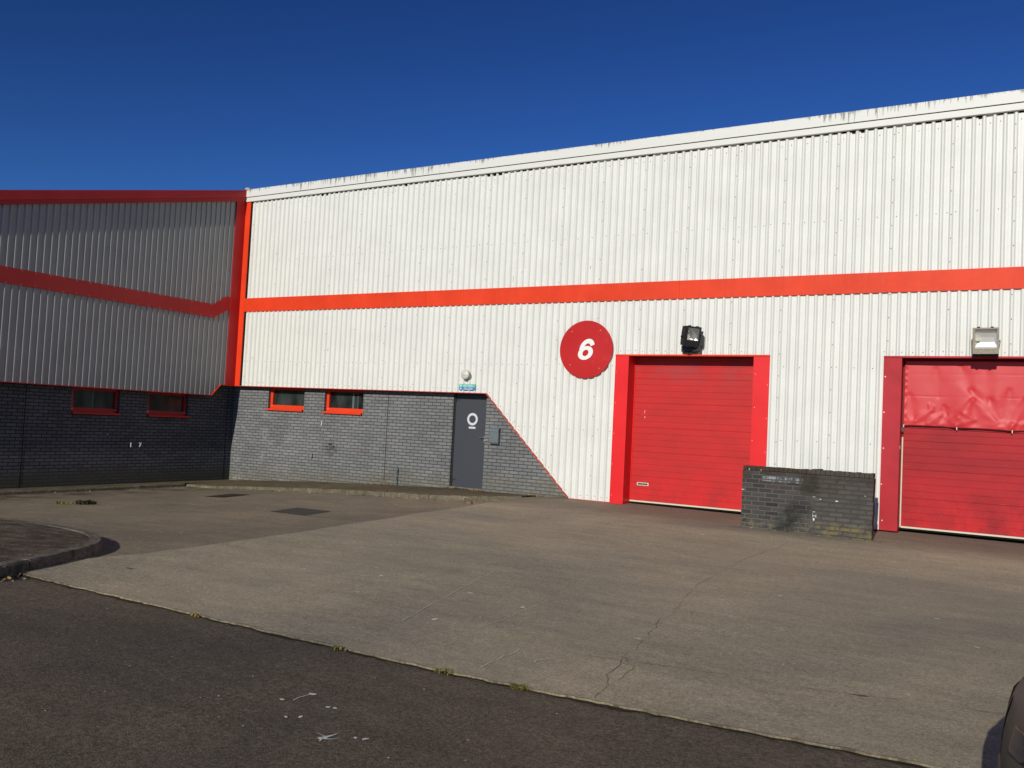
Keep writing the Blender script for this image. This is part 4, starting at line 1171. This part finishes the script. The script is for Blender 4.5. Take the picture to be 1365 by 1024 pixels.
# ------------------------------------------------------------------ parked car (only its front corner is in the picture)
def make_car(X0, YC, Z0):
    t = thing('parked_car', (X0+2.1, YC, Z0), 'dark bronze-grey hatchback parked at the right edge, only its nose corner showing', 'car')
    L = 4.15; HW = .87
    # (x from nose, roof-less top height)
    top = [(0, .70), (.10, .80), (.35, .87), (.8, .93), (1.15, .98), (1.5, 1.0), (3.2, 1.02), (3.9, 1.0), (4.15, .86)]
    nose = [(.18, .07), (.26, .035), (.35, .012), (.45, .0), (.53, .004), (.62, .018), (.70, .040), (.78, .058), (.86, .09), (1.1, .3)]
    NS = 84; NC = 15
    def half(x):       # plan half width at distance x
        e = 1.0
        if x < .62: e = (1-((.62-x)/.62)**2.4)**(1/2.4)
        if x > L-.5: e = (1-((x-(L-.5))/.5)**2.6)**(1/2.6)
        return HW*max(.04, e)
    rows = []
    body = MB(); body.mat('car'); body.smooth = True
    xs = [L*(1-math.cos(PI*i/NS))/2 for i in range(NS+1)]
    for x in xs:
        zt = interp(x, top); w = half(x); R = []
        prof_ = [(0, .20, 0), (.55, .19, 0), (.93, .20, 0), (.985, .30, .0), (1.0, .42, 0), (1.0, .54, 0), (.985, .64, 0), (.965, .74, 0), (.93, None, -.05), (.84, None, -.012), (.6, None, .012), (.3, None, .022), (0, None, .026)]
        for a, z, dz in prof_:
            zz = z if z is not None else zt+dz
            zz = min(zz, zt+dz if z is None else zt-.06)
            R.append((a*w, zz))
        rows.append(R)
    n_ = len(rows[0])
    V = []
    for x, R in zip(xs, rows):
        full = [(-a, z) for a, z in R[::-1]][:-1]+[(a, z) for a, z in R]
        for a, z in full:
            pull = interp(z, nose)*max(0, 1-x/.45)          # profile of the nose
            V.append((X0+x+pull, YC+a, Z0+z))
    m_ = 2*n_-1; F = []
    wh_ = [(.82, .315), (3.42, .315)]
    for i in range(NS):
        for k in range(m_-1):
            q4 = (i*m_+k, i*m_+k+1, (i+1)*m_+k+1, (i+1)*m_+k)
            c = sum((Vector(V[j]) for j in q4), Vector())/4
            if abs(c.y-YC) > .55 and any(math.hypot(c.x-X0-wx, c.z-Z0-wz) < .345 for wx, wz in wh_): continue
            F.append(q4)
    body.add(V, F)
    bo = body.build('body', t); bo.modifiers.new('sub', 'SUBSURF').render_levels = 1
    # greenhouse
    gh = MB(); gh.mat('carglass'); gh.smooth = False
    sec = [(1.12, .70, .98), (1.95, .60, 1.42), (3.2, .58, 1.44), (3.95, .66, 1.02)]
    Rg = []
    lower = [(X0+1.05, YC-.76, Z0+.985), (X0+1.05, YC+.76, Z0+.985), (X0+4.0, YC+.74, Z0+1.0), (X0+4.0, YC-.74, Z0+1.0)]
    upper = [(X0+1.95, YC-.60, Z0+1.42), (X0+1.95, YC+.60, Z0+1.42), (X0+3.45, YC+.58, Z0+1.42), (X0+3.45, YC-.58, Z0+1.42)]
    gh.rings([lower, upper], False, True); gh.build('windows', t)
    rf = MB(); rf.mat('car'); up2 = [(x, y, z+.004) for x, y, z in upper]
    rf.rings([up2, [(X0+2.1, YC-.52, Z0+1.47), (X0+2.1, YC+.52, Z0+1.47), (X0+3.3, YC+.5, Z0+1.47), (X0+3.3, YC-.5, Z0+1.47)]])
    for sgn in (-1, 1):
        for xa, xb, ya, yb in ((1.05, 1.95, .765, .605), (2.55, 2.6, .765, .605), (4.0, 3.45, .745, .585)):
            a_ = Vector((X0+xa, YC+sgn*ya, Z0+.985)); b_ = Vector((X0+xb, YC+sgn*yb, Z0+1.425)); rf.tube(a_, b_, .028, 6)
    rf.build('roof', t, bevel=.03)
    for wx, wz in wh_:
        for sgn in (-1, 1):
            w_ = MB(); w_.mat('tyre'); w_.smooth = True
            c_ = (X0+wx, YC+sgn*.62, Z0+wz); w_.lathe(c_, (0, sgn, 0), [(.20, 0), (.30, .0), (.315, .03), (.315, .19), (.295, .215), (.21, .22), (.205, .17)], 32); wo = w_.build('wheel', t)
            r_ = MB(); r_.mat('alloy'); r_.lathe((c_[0], c_[1]+sgn*.17, c_[2]), (0, sgn, 0), [(.06, 0), (.06, .035), (.02, .045)], 16)
            for k in range(7):
                a_ = 2*PI*k/7; r_.tube((c_[0]+.04*math.cos(a_), c_[1]+sgn*.19, c_[2]+.04*math.sin(a_)), (c_[0]+.20*math.cos(a_), c_[1]+sgn*.20, c_[2]+.20*math.sin(a_)), .018, 6)
            r_.build('rim', wo)
    # arch liners and underside
    q = MB(); q.mat('cartrim'); q.box(X0+.25, X0+3.95, YC-.56, YC+.56, Z0+.17, Z0+.7); q.box(X0+.12, X0+.5, YC-.62, YC+.62, Z0+.16, Z0+.24)
    q.build('underbody', t)
    # wrap-round headlamps
    for sgn in (-1, 1):
        def skin(x, z, out):
            w = half(x)*interp(z, [(.54, 1.0), (.64, .985), (.74, .965), (.80, .94)])
            pull = interp(z, nose)*max(0, 1-x/.45)
            dxh = (half(x+.01)-half(x-.01))/.02 if x > .011 else 8
            nn = Vector((-dxh, 1, 0)).normalized()
            return (X0+x+pull+nn.x*out, YC+sgn*(w+nn.y*out), Z0+z)
        for key, nm, xa, xb, zt_, zb_, out in (('amber', 'indicator', .018, .47, .722, .594, .003), ('lens', 'headlight', .024, .45, .718, .598, .008)):
            q = MB(); q.mat(key); q.smooth = True; V = []; a_, b_ = 14, 8
            for i in range(a_+1):
                x = lerp(xa, xb, (i/a_)**1.3); tt = i/a_
                za = lerp(zb_, zb_+.045, tt); zc = lerp(zt_-.035, zt_, min(1, tt*1.6))
                for k in range(b_+1):
                    s2 = k/b_; bul = out+.012*math.sin(PI*s2)*math.sin(PI*min(1, max(0, tt)))
                    V.append(skin(x, lerp(za, zc, s2), bul))
            q.add(V, [(i*(b_+1)+k, i*(b_+1)+k+1, (i+1)*(b_+1)+k+1, (i+1)*(b_+1)+k) for i in range(a_) for k in range(b_)])
            q.build(nm, t)
    # shut line bumper / wing, grille, plate-less bumper slot
    q = MB(); q.mat('cartrim')
    q.box(X0-.002, X0+.06, YC-.42, YC+.42, Z0+.25, Z0+.36)
    q.build('grille', t)
    for sgn in (-1, 1):
        q = MB(); q.mat('cartrim'); q.obox((X0+1.25, YC+sgn*.93, Z0+1.02), (.05, 0, 0), (0, .09, 0), (0, 0, .06)); q.build('mirror', t, bevel=.02)
    return t
make_car(17.79, -12.10, -.225)

# ------------------------------------------------------------------ camera, sun, sky
cam = bpy.data.cameras.new('camera'); co = bpy.data.objects.new('camera', cam); col.objects.link(co)
r = Vector((0.86667809, 0.49640448, 0.04951444)); u = Vector((-0.02067239, -0.06343178, 0.99777205)); f = Vector((-0.4984393, 0.86577076, 0.04471306))
mt = Matrix(((r.x, u.x, -f.x, 17.7813), (r.y, u.y, -f.y, -16.1), (r.z, u.z, -f.z, 1.4769), (0, 0, 0, 1)))
co.matrix_world = mt
cam.sensor_fit = 'HORIZONTAL'; cam.sensor_width = 36; cam.lens = 30.141
cam.clip_start = .05; cam.clip_end = 4000
scene.camera = co

sd = Vector((.068, -1, .42)).normalized()
sun = bpy.data.lights.new('sun', 'SUN'); so = bpy.data.objects.new('sun', sun); col.objects.link(so)
so.rotation_euler = sd.to_track_quat('Z', 'Y').to_euler()
so.location = (10, -30, 20)
sun.energy = 3.5; sun.angle = math.radians(.5); sun.color = (1, .965, .865)
w = bpy.data.worlds.new('World'); scene.world = w; w.use_nodes = True
nt = w.node_tree; bg = nt.nodes['Background']
sky = nt.nodes.new('ShaderNodeTexSky'); sky.sky_type = 'NISHITA'; sky.sun_disc = False
sky.sun_elevation = math.asin(sd.z); sky.sun_rotation = math.atan2(sd.x, sd.y)
sky.altitude = 0; sky.air_density = 1.0; sky.dust_density = 0.0; sky.ozone_density = 6.0
gm = nt.nodes.new('ShaderNodeGamma'); gm.inputs[1].default_value = 1.75
ml = nt.nodes.new('ShaderNodeMix'); ml.data_type = 'RGBA'; ml.blend_type = 'MULTIPLY'; ml.inputs[0].default_value = 1
ml.inputs[7].default_value = (.335, .338, .362, 1)
nt.links.new(sky.outputs[0], gm.inputs[0]); nt.links.new(gm.outputs[0], ml.inputs[6])
nt.links.new(ml.outputs[2], bg.inputs['Color']); bg.inputs['Strength'].default_value = .055
vs_ = scene.view_settings; scene.display_settings.display_device = 'sRGB'
vs_.view_transform = 'Standard'; vs_.look = 'None'; vs_.exposure = 0; vs_.gamma = 1
